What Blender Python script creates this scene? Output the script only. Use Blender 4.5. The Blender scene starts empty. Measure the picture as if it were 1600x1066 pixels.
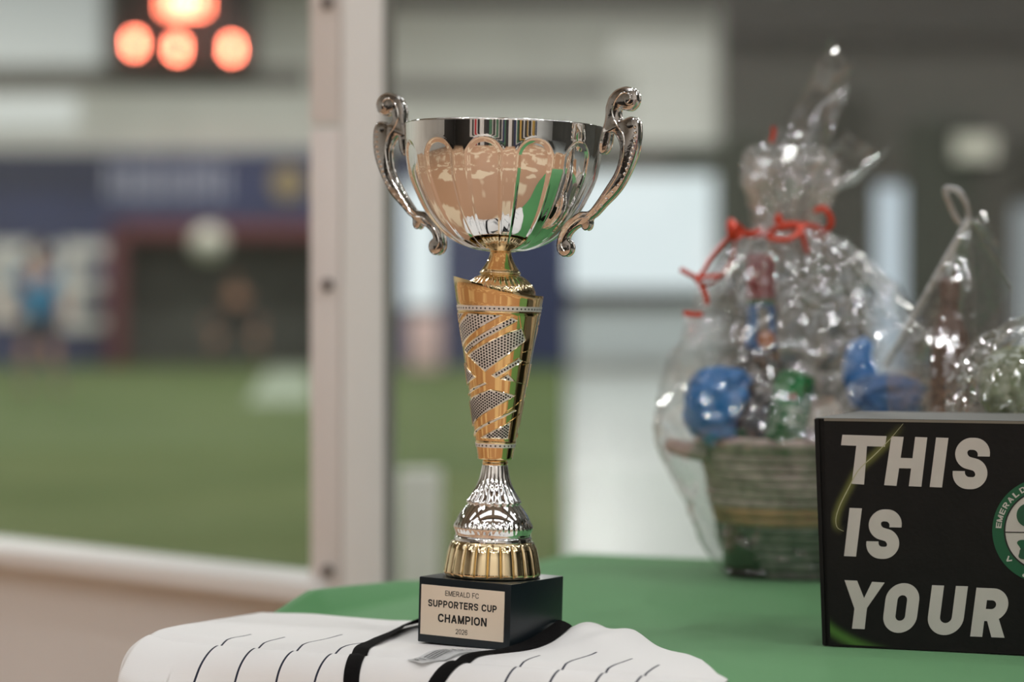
import bpy, bmesh, math, random
from math import sin, cos, pi, radians, hypot, sqrt, exp, asin, atan2
from mathutils import Vector, Matrix, noise
random.seed(7)
C = bpy.context.scene
COL = C.collection

# ---------------------------------------------------------------- camera, light, exposure
FPX = 3778.0                      # 85 mm lens on a 36 mm frame, 1600 px wide
CAMZ = 1.05
PITCH = math.atan(43 / FPX)
cd = bpy.data.cameras.new('camera'); cam = bpy.data.objects.new('camera', cd); COL.objects.link(cam)
cam.location = (0, 0, CAMZ); cam.rotation_euler = (pi / 2 - PITCH, 0, 0)
cd.sensor_width = 36.0; cd.lens = 85.0; cd.clip_start = 0.05; cd.clip_end = 200
cd.dof.use_dof = True; cd.dof.focus_distance = 2.135; cd.dof.aperture_fstop = 2.6
C.camera = cam
C.view_settings.view_transform = 'Standard'; C.view_settings.look = 'None'
C.view_settings.exposure = 0.16; C.view_settings.gamma = 1.0
C.view_settings.use_curve_mapping = False
w = bpy.data.worlds.new('world'); C.world = w; w.use_nodes = True
w.node_tree.nodes['Background'].inputs[0].default_value = (0.75, 0.8, 0.85, 1)
w.node_tree.nodes['Background'].inputs[1].default_value = 0.5
try:
    cy = C.cycles
    cy.use_denoising = True
    cy.max_bounces = 10; cy.diffuse_bounces = 3; cy.glossy_bounces = 5; cy.transmission_bounces = 6
    cy.transparent_max_bounces = 32; cy.caustics_reflective = False; cy.caustics_refractive = False
    cy.sample_clamp_indirect = 6.0
except Exception:
    pass

def area_lamp(loc, size, power, color=(.98, .985, 1)):
    ld = bpy.data.lights.new('high_bay_lamp', 'AREA'); ld.shape = 'SQUARE'; ld.size = size
    ld.energy = power; ld.color = color
    o = bpy.data.objects.new('high_bay_lamp', ld); COL.objects.link(o); o.location = loc
    return o
SMALL, LAMP_FAR, FILL_GLOW = 62.0, 205.0, 1.35
for lx, ly in ((-4.2, -5.6), (-1.0, -3.6), (2.2, -6.0), (5.0, -3.2), (-5.4, -1.2), (3.4, .2), (.4, -7.0), (-2.2, 1.6), (1.0, 3.4), (-3.2, -7.2), (6.6, -.6), (5.6, 3.4), (-7.2, -4.0), (7.4, -5.6)):
    area_lamp((lx, ly, 5.9), .28, (SMALL if ly < 1 else SMALL * .5) * .74)
for lx in (-11, -5, 1.0, 7.0):
    for ly in (11, 18, 25, 32, 39):
        area_lamp((lx, ly, 7.2), .6, LAMP_FAR if lx < 5 else LAMP_FAR * .55, (1, .98, .94))

# ---------------------------------------------------------------- helpers
def at(px, py, D):
    """world point on the ray of photo pixel (px, py) at world y = D"""
    X = (px - 800) / FPX; Y = (533 - py) / FPX
    dy = cos(PITCH) + Y * sin(PITCH); dz = -sin(PITCH) + Y * cos(PITCH)
    return Vector((X / dy * D, D, CAMZ + dz / dy * D))

def on_plane(px, py, z):
    X = (px - 800) / FPX; Y = (533 - py) / FPX
    dy = cos(PITCH) + Y * sin(PITCH); dz = -sin(PITCH) + Y * cos(PITCH)
    D = (z - CAMZ) / (dz / dy)
    return Vector((X / dy * D, D, z))

def smooth_bm(bm, ang=40):
    bm.normal_update()
    a = radians(ang)
    for f in bm.faces: f.smooth = True
    for e in bm.edges:
        if len(e.link_faces) == 2 and e.calc_face_angle(0) > a: e.smooth = False

def obj(name, bm, mat, parent=None, ang=40, smooth=True):
    if smooth: smooth_bm(bm, ang)
    me = bpy.data.meshes.new(name); bm.to_mesh(me); bm.free()
    o = bpy.data.objects.new(name, me); COL.objects.link(o)
    for m in (mat if isinstance(mat, (list, tuple)) else [mat]): me.materials.append(m)
    if parent: o.parent = parent
    return o

def meshobj(name, me, mat, parent=None):
    o = bpy.data.objects.new(name, me); COL.objects.link(o)
    if not me.materials: me.materials.append(mat)
    if parent: o.parent = parent
    return o

def tag(o, label, cat, group=None):
    o['label'] = label; o['category'] = cat
    if group: o['group'] = group
    return o

def thing(name, label, cat, loc=(0, 0, 0), rotz=0, group=None):
    o = bpy.data.objects.new(name, None); COL.objects.link(o)
    o.empty_display_size = .05
    o.location = loc; o.rotation_euler = (0, 0, rotz)
    return tag(o, label, cat, group)

def struct(o):
    o['kind'] = 'structure'; return o

def stuff(o):
    o['kind'] = 'stuff'; return o

def add_box(bm, c, s, M=None, bev=0):
    r = bmesh.ops.create_cube(bm, size=1)
    vs = r['verts']
    for v in vs: v.co = Vector((v.co.x * s[0], v.co.y * s[1], v.co.z * s[2])) + Vector(c)
    if bev:
        es = list({e for v in vs for e in v.link_edges})
        b = bmesh.ops.bevel(bm, geom=es, offset=bev, segments=2, affect='EDGES', profile=.6)
        vs = list({v for f in b['faces'] for v in f.verts} | {v for v in vs if v.is_valid})
    if M is not None:
        for v in vs: v.co = M @ v.co
    return vs

def box_bm(c, s, M=None, bev=0):
    bm = bmesh.new(); add_box(bm, c, s, M, bev); return bm

def add_sheet(bm, rows, closed_u=False, closed_v=False):
    """rows: list of lists of points -> quads"""
    V = [[bm.verts.new(p) for p in r] for r in rows]
    n = len(V); m = len(V[0])
    for i in range(n if closed_v else n - 1):
        for j in range(m if closed_u else m - 1):
            a, b = V[i][j], V[i][(j + 1) % m]; c, d = V[(i + 1) % n][(j + 1) % m], V[(i + 1) % n][j]
            try: bm.faces.new((a, b, c, d))
            except ValueError: pass
    return V

def lathe(prof, n=96, fn=None, caps=(True, True)):
    """prof: (r, h) bottom to top ; fn(theta, i, r, h) -> (r, h)"""
    bm = bmesh.new(); rows = []
    for i, (r, h) in enumerate(prof):
        row = []
        for k in range(n):
            th = 2 * pi * k / n
            rr, hh = fn(th, i, r, h) if fn else (r, h)
            row.append((rr * cos(th), rr * sin(th), hh))
        rows.append(row)
    V = add_sheet(bm, rows, closed_u=True)
    if caps[0]: bm.faces.new(V[0][::-1])
    if caps[1]: bm.faces.new(V[-1])
    return bm

def catmull(pts, n=8, closed=False):
    out = []; N = len(pts)
    P = [Vector(p) for p in pts]
    rng = range(N if closed else N - 1)
    for i in rng:
        if closed: a, b, c, d = P[(i - 1) % N], P[i], P[(i + 1) % N], P[(i + 2) % N]
        else: a, b, c, d = P[max(i - 1, 0)], P[i], P[i + 1], P[min(i + 2, N - 1)]
        for k in range(n):
            t = k / n
            out.append(.5 * ((2 * b) + (c - a) * t + (2 * a - 5 * b + 4 * c - d) * t * t + (3 * b - a - 3 * c + d) * t ** 3))
    if not closed: out.append(P[-1].copy())
    return out

def interp(tab, x):
    if x <= tab[0][0]: return tab[0][1]
    for (a, b), (c, d) in zip(tab, tab[1:]):
        if x <= c: return b + (d - b) * (x - a) / (c - a)
    return tab[-1][1]

def add_tube(bm, pts, rad, n=8, flat=1.0, up=(0, 0, 1), cap=True):
    P = [Vector(p) for p in pts]; rows = []
    R = rad if isinstance(rad, (list, tuple)) else [rad] * len(P)
    prev = None
    for i, p in enumerate(P):
        t = (P[min(i + 1, len(P) - 1)] - P[max(i - 1, 0)]).normalized()
        if prev is None:
            u = Vector(up) - t * Vector(up).dot(t)
            if u.length < 1e-4: u = Vector((1, 0, 0)) - t * t.x
        else: u = prev - t * prev.dot(t)
        u.normalize(); v = t.cross(u); prev = u
        rows.append([p + (u * cos(2 * pi * k / n) + v * (flat * sin(2 * pi * k / n))) * R[i] for k in range(n)])
    V = add_sheet(bm, rows, closed_u=True)
    if cap: bm.faces.new(V[0][::-1]); bm.faces.new(V[-1])

def extrude_poly(pts2, depth, M=None):
    """flat polygon in (x, y), centred on z=0, thickness depth"""
    bm = bmesh.new()
    lo = [bm.verts.new((p[0], p[1], -depth / 2)) for p in pts2]
    hi = [bm.verts.new((p[0], p[1], depth / 2)) for p in pts2]
    f1 = bm.faces.new(lo[::-1]); f2 = bm.faces.new(hi)
    n = len(pts2)
    for i in range(n): bm.faces.new((lo[i], lo[(i + 1) % n], hi[(i + 1) % n], hi[i]))
    bmesh.ops.recalc_face_normals(bm, faces=bm.faces[:])
    if M is not None:
        for v in bm.verts: v.co = M @ v.co
    return bm

# ---------------------------------------------------------------- materials
def srgb(r, g, b):
    f = lambda c: (c / 255 / 12.92) if c <= 10 else ((c / 255 + .055) / 1.055) ** 2.4
    return (f(r), f(g), f(b), 1)

def mat(name, col, rough=.5, metal=0, vary=0.0, vscale=6, bump=0.0, bscale=40, spec=.5, col2=None, emit=None, estr=1, sheen=0, coat=0, detail=4, ramp=(.38, .62)):
    m = bpy.data.materials.new(name); m.use_nodes = True
    nt = m.node_tree; b = nt.nodes['Principled BSDF']
    b.inputs['Base Color'].default_value = col; b.inputs['Roughness'].default_value = rough
    b.inputs['Metallic'].default_value = metal; b.inputs['Specular IOR Level'].default_value = spec
    if sheen: b.inputs['Sheen Weight'].default_value = sheen
    if coat: b.inputs['Coat Weight'].default_value = coat
    if emit: b.inputs['Emission Color'].default_value = emit; b.inputs['Emission Strength'].default_value = estr
    tc = nt.nodes.new('ShaderNodeTexCoord')
    if vary or col2:
        n = nt.nodes.new('ShaderNodeTexNoise'); n.inputs['Scale'].default_value = vscale; n.inputs['Detail'].default_value = detail
        nt.links.new(tc.outputs['Object'], n.inputs['Vector'])
        r = nt.nodes.new('ShaderNodeValToRGB')
        c2 = col2 or tuple(c * (1 - vary) for c in col[:3]) + (1,)
        r.color_ramp.elements[0].position, r.color_ramp.elements[1].position = ramp
        r.color_ramp.elements[0].color = c2; r.color_ramp.elements[1].color = col
        nt.links.new(n.outputs['Fac'], r.inputs['Fac']); nt.links.new(r.outputs['Color'], b.inputs['Base Color'])
    if bump:
        n2 = nt.nodes.new('ShaderNodeTexNoise'); n2.inputs['Scale'].default_value = bscale; n2.inputs['Detail'].default_value = 3
        nt.links.new(tc.outputs['Object'], n2.inputs['Vector'])
        bp = nt.nodes.new('ShaderNodeBump'); bp.inputs['Strength'].default_value = bump; bp.inputs['Distance'].default_value = .003
        nt.links.new(n2.outputs['Fac'], bp.inputs['Height']); nt.links.new(bp.outputs['Normal'], b.inputs['Normal'])
    return m

def film(name, tint, gloss, rough, bump=0.25, bscale=60, fres=1.5, haze=0.0):
    """thin clear sheet: transparent with a fresnel reflection"""
    m = bpy.data.materials.new(name); m.use_nodes = True; nt = m.node_tree
    nt.nodes.remove(nt.nodes['Principled BSDF']); out = nt.nodes['Material Output']
    tr = nt.nodes.new('ShaderNodeBsdfTransparent'); tr.inputs[0].default_value = tint
    gl = nt.nodes.new('ShaderNodeBsdfGlossy'); gl.inputs['Roughness'].default_value = rough; gl.inputs[0].default_value = (1, 1, 1, 1)
    lw = nt.nodes.new('ShaderNodeLayerWeight'); lw.inputs[0].default_value = .5      # Schlick's curve, the same from both faces of the sheet
    pw_ = nt.nodes.new('ShaderNodeMath'); pw_.operation = 'POWER'; pw_.inputs[1].default_value = 5; nt.links.new(lw.outputs['Facing'], pw_.inputs[0])
    fr = nt.nodes.new('ShaderNodeMath'); fr.operation = 'MULTIPLY'; fr.inputs[1].default_value = .8; nt.links.new(pw_.outputs[0], fr.inputs[0])
    ma = nt.nodes.new('ShaderNodeMath'); ma.operation = 'ADD'; ma.use_clamp = True; ma.inputs[1].default_value = gloss + .03
    mx = nt.nodes.new('ShaderNodeMixShader')
    nt.links.new(fr.outputs[0], ma.inputs[0]); nt.links.new(ma.outputs[0], mx.inputs[0])
    nt.links.new(tr.outputs[0], mx.inputs[1]); nt.links.new(gl.outputs[0], mx.inputs[2]); nt.links.new(mx.outputs[0], out.inputs[0])
    if haze:                                  # a little milkiness of the sheet
        df = nt.nodes.new('ShaderNodeBsdfTranslucent'); df.inputs[0].default_value = (.9, .9, .9, 1); d2 = nt.nodes.new('ShaderNodeBsdfDiffuse'); d2.inputs[0].default_value = (.9, .9, .9, 1)
        md = nt.nodes.new('ShaderNodeMixShader'); nt.links.new(df.outputs[0], md.inputs[1]); nt.links.new(d2.outputs[0], md.inputs[2])
        m2 = nt.nodes.new('ShaderNodeMixShader'); m2.inputs[0].default_value = haze
        nt.links.new(tr.outputs[0], m2.inputs[1]); nt.links.new(md.outputs[0], m2.inputs[2]); nt.links.new(m2.outputs[0], mx.inputs[1])
    if bump:
        tc = nt.nodes.new('ShaderNodeTexCoord')
        n2 = nt.nodes.new('ShaderNodeTexNoise'); n2.inputs['Scale'].default_value = bscale; n2.inputs['Detail'].default_value = 2
        nt.links.new(tc.outputs['Object'], n2.inputs['Vector'])
        bp = nt.nodes.new('ShaderNodeBump'); bp.inputs['Strength'].default_value = bump; bp.inputs['Distance'].default_value = .006
        nt.links.new(n2.outputs['Fac'], bp.inputs['Height'])
        nt.links.new(bp.outputs['Normal'], gl.inputs['Normal'])
    return m

M_chrome = mat('polished_silver', (.93, .92, .90, 1), .035, 1)
M_chrome2 = mat('silver_handle', (.80, .79, .77, 1), .08, 1, bump=.08, bscale=160)
M_gold = mat('polished_gold', (.90, .67, .36, 1), .05, 1)
M_gold2 = mat('pale_gold', (.92, .76, .48, 1), .07, 1)
M_satin = mat('satin_silver', (.92, .91, .90, 1), .5, .75)
M_hole = mat('hole_shade', (.012, .010, .008, 1), .6)  # colour of flat discs that paint the shade inside the holes
M_block = mat('black_lacquer', (.006, .011, .014, 1), .32, spec=.4, bump=.02, bscale=400)
M_plate = mat('brushed_gold_plate', srgb(229, 212, 190), .45, .08)
M_ink = mat('black_ink', (.008, .007, .006, 1), .6)
M_box = mat('black_carton', (.0075, .0062, .0058, 1), .6, vary=.25, vscale=30, bump=.08, bscale=260, spec=.22)
M_boxtop = mat('carton_edge', (.06, .06, .055, 1), .45, spec=.5)
M_print = mat('grey_white_print', srgb(196, 188, 182), .6, vary=.05, vscale=40)
M_bgreen = mat('green_print', (.003, .085, .034, 1), .5)
M_bgreen2 = mat('dark_green_print', (.01, .07, .035, 1), .5)
M_cloth = mat('green_tablecloth', (.092, .275, .098, 1), .85, vary=.06, vscale=3, bump=.1, bscale=700, spec=.15, sheen=.18)
M_black_fab = mat('black_rib_knit', (.012, .011, .011, 1), .9, bump=.3, bscale=900, spec=.2)
M_paper = mat('white_tag', (.86, .86, .85, 1), .9, spec=.03)
M_white_wall = mat('painted_board', srgb(236, 232, 229), .5, vary=.04, vscale=2)
M_cap = mat('board_cap', srgb(238, 235, 232), .4)
M_post = mat('post_enamel', srgb(238, 236, 233), .4)
M_clamp = mat('clamp_enamel', srgb(230, 222, 218), .45)
M_gasket = mat('grey_gasket', srgb(138, 138, 130), .6)
M_bolt = mat('bolt_steel', srgb(88, 76, 70), .5, .6)
M_glass = film('clear_pane', (.97, .985, .975, 1), .0, .02, 0)
M_cello = film('cellophane', (.95, .95, .95, 1), .10, .042, .34, 44, haze=.035)
M_ribbon = mat('orange_red_ribbon', (.60, .052, .018, 1), .2, spec=.8, metal=.35)
# ---------------------------------------------------------------- setting: hall shell
def slab(name, pts, z, th, m, kind=True):
    bm = bmesh.new()
    hi = [bm.verts.new((p[0], p[1], z)) for p in pts]; lo = [bm.verts.new((p[0], p[1], z - th)) for p in pts]
    bm.faces.new(hi); bm.faces.new(lo[::-1]); n = len(pts)
    for i in range(n): bm.faces.new((hi[i], lo[i], lo[(i + 1) % n], hi[(i + 1) % n]))
    bmesh.ops.recalc_face_normals(bm, faces=bm.faces[:])
    o = obj(name, bm, m, smooth=False)
    if kind: struct(o)
    return o

M_conc = mat('sealed_concrete', srgb(176, 181, 178), .28, vary=.08, vscale=.8)
M_brown = mat('patterned_vinyl', (.66, .50, .33, 1), .5, col2=(.42, .225, .12, 1), vscale=.95, detail=2.5, ramp=(.54, .57))
M_turf = mat('turf', (.102, .137, .053, 1), .95, col2=(.074, .110, .038, 1), vscale=.55, bump=.5, bscale=90, spec=.1)
M_line = mat('turf_line', (.25, .30, .225, 1), .9)
M_steel = mat('wall_sheet', srgb(212, 212, 207), .55, vary=.08, vscale=.7)
M_dark = mat('dark_wall', srgb(84, 82, 76), .7, vary=.15, vscale=1.2)
M_ceil = mat('ceiling_sheet', srgb(178, 175, 170), .6, vary=.08, vscale=.6)
M_beam = mat('beam_paint', srgb(110, 106, 102), .6)
M_blue = mat('blue_vinyl', (.040, .054, .145, 1), .6, vary=.25, vscale=.8)
M_navy = mat('navy_vinyl', (.022, .030, .075, 1), .6)
M_pale = mat('pale_print', (.42, .45, .58, 1), .6)
M_white = mat('white_print', (.82, .81, .77, 1), .6)
M_yel = mat('ochre_print', (.36, .28, .15, 1), .6)
M_redp = mat('red_frame', (.13, .024, .032, 1), .5)
M_netdark = mat('dark_net', (.085, .09, .08, 1), .9, vary=.3, vscale=2)
M_sky = mat('daylight_panel', (.25, .25, .25, 1), .5, emit=(.80, .90, .95, 1), estr=.70)
M_sky2 = mat('translucent_panel', (.6, .6, .58, 1), .5, emit=(.82, .88, .90, 1), estr=.32)
M_warm = mat('lit_panel', (.5, .5, .47, 1), .5, emit=(.93, .92, .85, 1), estr=.22)
M_skyb = mat('pale_blue_glazing', (.5, .55, .6, 1), .4, emit=(.62, .74, .88, 1), estr=.42)

slab('floor', [(-16, -8), (16, -8), (16, 44.4), (-16, 44.4)], 0, .2, M_conc)
slab('floor', [(-15.9, -7.9), (7.0, -7.9), (7.0, 3.28), (-.20, 3.32), (-11.8, 14.4), (-15.9, 14.4)], .006, .006, M_brown)
turf = slab('ground', [(.083, 3.75), (1.0, 44.3), (-15.8, 44.3), (-15.8, 18.6), (-.36, 3.68)], .10, .09, M_turf)
def line_on_turf(a, b, wd):
    a, b = Vector(a), Vector(b); d = (b - a).normalized(); n = Vector((-d.y, d.x)) * wd / 2
    bm = bmesh.new()
    add_sheet(bm, [[(*(a + n), .106), (*(b + n), .106)], [(*(a - n), .106), (*(b - n), .106)]])
    o = obj('marking_line', bm, M_line, turf); return o
line_on_turf((-2.45, 25.5), (-3.85, 41.8), .7)
line_on_turf((-9.5, 33.5), (-4.6, 33.5), .12)

def wall(name, c, s, m): return struct(obj(name, box_bm(c, s), m, smooth=False))
wf = wall('wall_far', (0, 44.5, 4.2), (32, .2, 8.4), M_steel)
wl_ = wall('wall_left', (-16.1, 18, 4.2), (.2, 53, 8.4), M_steel)
wall('wall_right', (16.1, 18, 4.2), (.2, 53, 8.4), M_dark)
wn = wall('wall_near', (0, -8.1, 4.2), (32, .2, 8.4), mat('near_wall', srgb(228, 225, 220), .6))
ce = wall('ceiling', (0, 18, 8.3), (32, 53, .2), M_ceil)
for k in range(13):
    y = -7 + 4.1 * k
    obj('beam', box_bm((0, y, 7.95), (31.8, .25, .5)), M_beam, ce, smooth=False)
M_fill = mat('fill_panel_glow', (.7, .72, .74, 1), .5, emit=(.93, .97, 1, 1), estr=FILL_GLOW)  # unseen glowing ceiling panels, added as soft fill light
for k in range(4):
    y = -7.0 + 3.1 * k
    for x in (-8.5, -2.8, 2.8, 8.5): obj('fill_panel', box_bm((x, y, 8.18), (4.6, 1.3, .03)), M_fill, ce, smooth=False)
M_pipe = mat('red_pipe', (.35, .03, .03, 1), .4)
for x in (-4.2, 3.0):
    bm = bmesh.new(); add_tube(bm, [(x, -7.8, 7.6), (x, 44, 7.6)], .05, 8); obj('pipe', bm, M_pipe, ce)
# unseen panels added along the near wall for bands in the metal's reflections
rp = random.Random(11); x = -7.4
dk = [(.02, .02, .022, 1), (.035, .032, .03, 1), (.02, .03, .08, 1), (.05, .045, .04, 1)]; lt = [(.7, .7, .68, 1), (.5, .03, .04, 1), (.75, .75, .78, 1), (.06, .16, .09, 1), (.5, .32, .08, 1)]
k = 0
while x < 7.6:
    wd = rp.uniform(.22, .62); h = rp.uniform(1.55, 2.5); c = rp.choice(dk) if k % 5 not in (1, 3) else rp.choice(lt)
    obj('panel', box_bm((x + wd / 2, -7.9, h / 2 + .02), (wd, .16, h)), mat('reflection_panel_paint', c, .6), wn, smooth=False); x += wd + rp.choice((.0, .03, .25, .4)); k += 1
for (y, x) in ((-5.4, -15.9),): obj('panel', box_bm((x, y, 1.5), (.16, 4.8, 2.96)), mat('dark_reflection_paint', (.035, .032, .028, 1), .6), wl_, smooth=False)  # unseen dark panels added so the handles reflect something dark
obj('panel', box_bm((-12.0, -7.9, 1.5), (7.4, .16, 2.96)), mat('dark_reflection_paint', (.035, .032, .028, 1), .6), wn, smooth=False)

FW = 44.36      # face of the far wall
def far_rect(x0, y0, x1, y1, D=FW):
    a, b = at(x0, y0, D), at(x1, y1, D)
    return Vector(((a.x + b.x) / 2, D, (a.z + b.z) / 2)), (abs(b.x - a.x), abs(a.z - b.z))
def far_panel(name, x0, y0, x1, y1, m, parent=None, th=.06, D=FW):
    c, s = far_rect(x0, y0, x1, y1, D)
    return obj(name, box_bm((c.x, c.y, c.z), (s[0], th, s[1])), m, parent, smooth=False)

# daylight strips and girts of the far wall
far_panel('panel', -60, -60, 160, 100, M_sky2, wf)
far_panel('panel', -60, 150, 120, 200, M_sky2, wf)
far_panel('girt', -200, 108, 480, 138, M_beam, wf, .1)
far_panel('girt', 600, -14, 1130, 14, M_beam, wf, .1)
far_panel('girt', 600, 128, 950, 150, M_beam, wf, .1)
far_panel('girt', 600, 226, 1130, 266, M_dark, wf, .12)
for i, (a, b) in enumerate([(60, 106), (112, 146), (152, 190), (196, 232)]):
    far_panel('door_section', 955 if i < 1 else 990, a, 1112, b, M_warm, wf, .1)
win = struct(far_panel('window_1', 888, 275, 1116, 452, M_sky, None, .08, 44.3))
far_panel('window_frame', 880, 452, 1124, 478, M_dark, win, .12, 44.28)
far_panel('window_frame', 1116, 262, 1127, 470, M_dark, win, .12, 44.28)
w3 = struct(far_panel('window_2', 628, 285, 688, 480, M_sky, None, .08, 44.0))
far_panel('window_frame', 624, 480, 692, 488, M_beam, w3, .1, 43.98)

# low white board below the bright opening
lb = struct(far_panel('trim_2', 892, 486, 1130, 562, mat('low_board', srgb(196, 204, 208), .4), None, .1, 43.5))

# advertising wall
ban = thing('advertising_banner', 'long blue advertising banner on the far wall behind the goal', 'banner', (-6.3, 44.2, .1))
def bchild(name, x0, y0, x1, y1, m, D, th=.04):
    o = far_panel(name, x0, y0, x1, y1, m, None, th, D); o.data.transform(Matrix.Translation(-Vector(ban.location))); o.parent = ban; return o
bchild('sheet', -460, 236, 888, 572, M_blue, 44.2)
bchild('stripe', -460, 236, 170, 300, M_navy, 44.15)
bchild('stripe', 605, 236, 880, 300, M_navy, 44.15)
# pale lettering on it, out of focus beyond reading
bars = bmesh.new()
x = 168
k = 0
while x < 352:
    wd = (9, 6, 12, 7, 10)[k % 5]; c, s = far_rect(x, 252 + (k * 7) % 9, x + wd, 308 + (k * 5) % 8, 44.12)
    add_box(bars, Vector(c) - Vector(ban.location), (s[0], .02, s[1])); x += wd + 9; k += 1
stuff(obj('lettering', bars, M_pale, ban, smooth=False))
c, s = far_rect(424, 258, 476, 312, 44.12)
bm = bmesh.new(); bmesh.ops.create_cone(bm, cap_ends=True, segments=32, radius1=s[0] / 2, radius2=s[0] / 2, depth=.03, matrix=Matrix.Translation(Vector(c) - Vector(ban.location)) @ Matrix.Rotation(pi / 2, 4, 'X'))
obj('emblem', bm, M_yel, ban)
for (x0, y0, x1, y1) in [(-14, 380, 14, 505), (38, 380, 58, 505), (14, 380, 38, 400), (14, 486, 38, 505),
                         (98, 380, 120, 515), (120, 380, 164, 402), (120, 436, 160, 458), (120, 494, 164, 515), (70, 385, 88, 400), (-90, 380, -60, 505), (-60, 380, -30, 400)]:
    bchild('block_letter', x0, y0, x1, y1, M_white, 44.12, .03)

# scoreboard
sb_c, sb_s = far_rect(172, -60, 392, 104, 43.6)
sb = thing('scoreboard', 'black scoreboard with glowing red digits high on the far wall', 'scoreboard', (sb_c.x, 43.6, sb_c.z - sb_s[1] / 2))
obj('case', box_bm((0, .12, sb_s[1] / 2), (sb_s[0], .5, sb_s[1]), bev=.03), mat('scoreboard_case', (.03, .022, .022, 1), .5), sb)
M_led = mat('red_led', (.02, 0, 0, 1), .5, emit=(1, .20, .115, 1), estr=56)
M_led2 = mat('red_led_clock', (.02, 0, 0, 1), .5, emit=(1, .20, .115, 1), estr=26)
SEG = {'a': (0, 1, 'h'), 'g': (0, .5, 'h'), 'd': (0, 0, 'h'), 'f': (-.5, .75, 'v'), 'b': (.5, .75, 'v'), 'e': (-.5, .25, 'v'), 'c': (.5, .25, 'v')}
def digit(px, py, hpx, segs, m_=None):
    p = at(px, py, 43.3) - Vector(sb.location); h = hpx / 87; wd = h * .5
    bm = bmesh.new()
    for s_ in segs:
        u, v, o = SEG[s_]
        if o == 'h': add_box(bm, (p.x + u * wd, p.y, p.z + (v - .5) * h), (wd * .8, .02, h * .13))
        else: add_box(bm, (p.x + u * wd, p.y, p.z + (v - .5) * h), (h * .13, .02, h * .4))
    obj('digit', bm, m_ or M_led, sb, smooth=False)
digit(210, 68, 20, 'abcdef'); digit(277, 75, 20, 'abcdef'); digit(362, 76, 20, 'abcdef')
for x in (264, 280, 297, 312): digit(x, 4, 26, 'abcdef', M_led2)

# goal
gx0, gx1 = at(182, 500, 43).x, at(520, 500, 43).x
gz = at(182, 348, 43).z
goal = thing('soccer_goal', 'dark red framed goal with black net at the far end of the turf', 'goal', ((gx0 + gx1) / 2, 43.0, .1))
hw = (gx1 - gx0) / 2
for sx in (-1, 1): obj('post', box_bm((sx * hw, 0, (gz - .1) / 2), (.28, .2, gz - .1), bev=.02), M_redp, goal)
obj('crossbar', box_bm((0, 0, gz - .1 - .13), (2 * hw + .2, .2, .30), bev=.02), M_redp, goal)
nb = bmesh.new(); hgt = gz - .35
add_sheet(nb, [[(-hw + hw * 2 * i / 24, .95 + .05 * sin(i * 1.7), hgt * j / 12) for i in range(25)] for j in range(13)])
obj('net_backing', nb, M_netdark, goal)
for sx in (-1, 1):
    nb = bmesh.new(); add_sheet(nb, [[(sx * hw, .95 * i / 6, hgt * j / 8) for i in range(7)] for j in range(9)]); obj('net_side', nb, M_netdark, goal)
nb = bmesh.new()
add_sheet(nb, [[(-hw + hw * 2 * i / 24, .95 * j / 6, hgt) for i in range(25)] for j in range(7)]); obj('net_roof', nb, M_netdark, goal)

# ball
bc = at(326, 380, 41.0)
bm = bmesh.new(); bmesh.ops.create_icosphere(bm, subdivisions=3, radius=.30)
M_ball = mat('ball_leather', (.58, .57, .5, 1), .5)
ball = obj('soccer_ball', bm, M_ball); ball.location = bc
tag(ball, 'white ball in the air before the dark goal', 'ball')
sm = bmesh.new()
for v in [(0, -1, 0), (.8, -.5, .3), (-.8, -.5, .3), (0, -.4, .92), (.5, -.45, -.75), (-.5, -.45, -.75)]:
    n = Vector(v).normalized()
    bmesh.ops.create_cone(sm, cap_ends=True, segments=5, radius1=.035, radius2=.03, depth=.008, matrix=Matrix.Translation(n * .30) @ n.to_track_quat('Z', 'Y').to_matrix().to_4x4())
stuff(obj('patch', sm, mat('ball_patch', (.5, .5, .48, 1), .5), ball, smooth=False))

# dark partition on the right with its glazed strips
wp = wall('wall_partition', (at(1128, 500, 24).x + 5, 24.1, 4.0), (10, .2, 8.0), M_dark)
far_panel('beam', 1128, -80, 1760, 62, mat('dark_beam', srgb(52, 50, 45), .7), wp, .3, 23.85)
def strip(n, x0, y0, x1, y1, m):
    o = struct(far_panel(n, x0, y0, x1, y1, m, None, .06, 23.95)); return o
w4 = strip('window_3', 1370, 290, 1410, 640, M_skyb); far_panel('window_frame', 1364, 282, 1416, 290, M_beam, w4, .1, 23.93)
w5 = strip('window_4', 1584, 320, 1640, 640, mat('dim_glazing', (.3, .32, .34, 1), .4, emit=(.6, .66, .72, 1), estr=.18)); far_panel('window_frame', 1580, 312, 1646, 320, M_beam, w5, .1, 23.93)
lf = thing('wall_light', 'dim oblong wall light on the dark wall above the wrapped gifts', 'light', at(1524, 255, 23.9))
c, s = far_rect(1492, 212, 1556, 250, 23.85)
obj('diffuser', box_bm(Vector(c) - Vector(lf.location), (s[0], .12, s[1]), bev=.02), mat('dim_diffuser', (.6, .58, .5, 1), .5, emit=(.9, .88, .75, 1), estr=.16), lf)
obj('housing', box_bm(Vector(c) - Vector(lf.location) + Vector((0, .08, 0)), (s[0] * 1.08, .08, s[1] * 1.15)), M_beam, lf, smooth=False)

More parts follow.
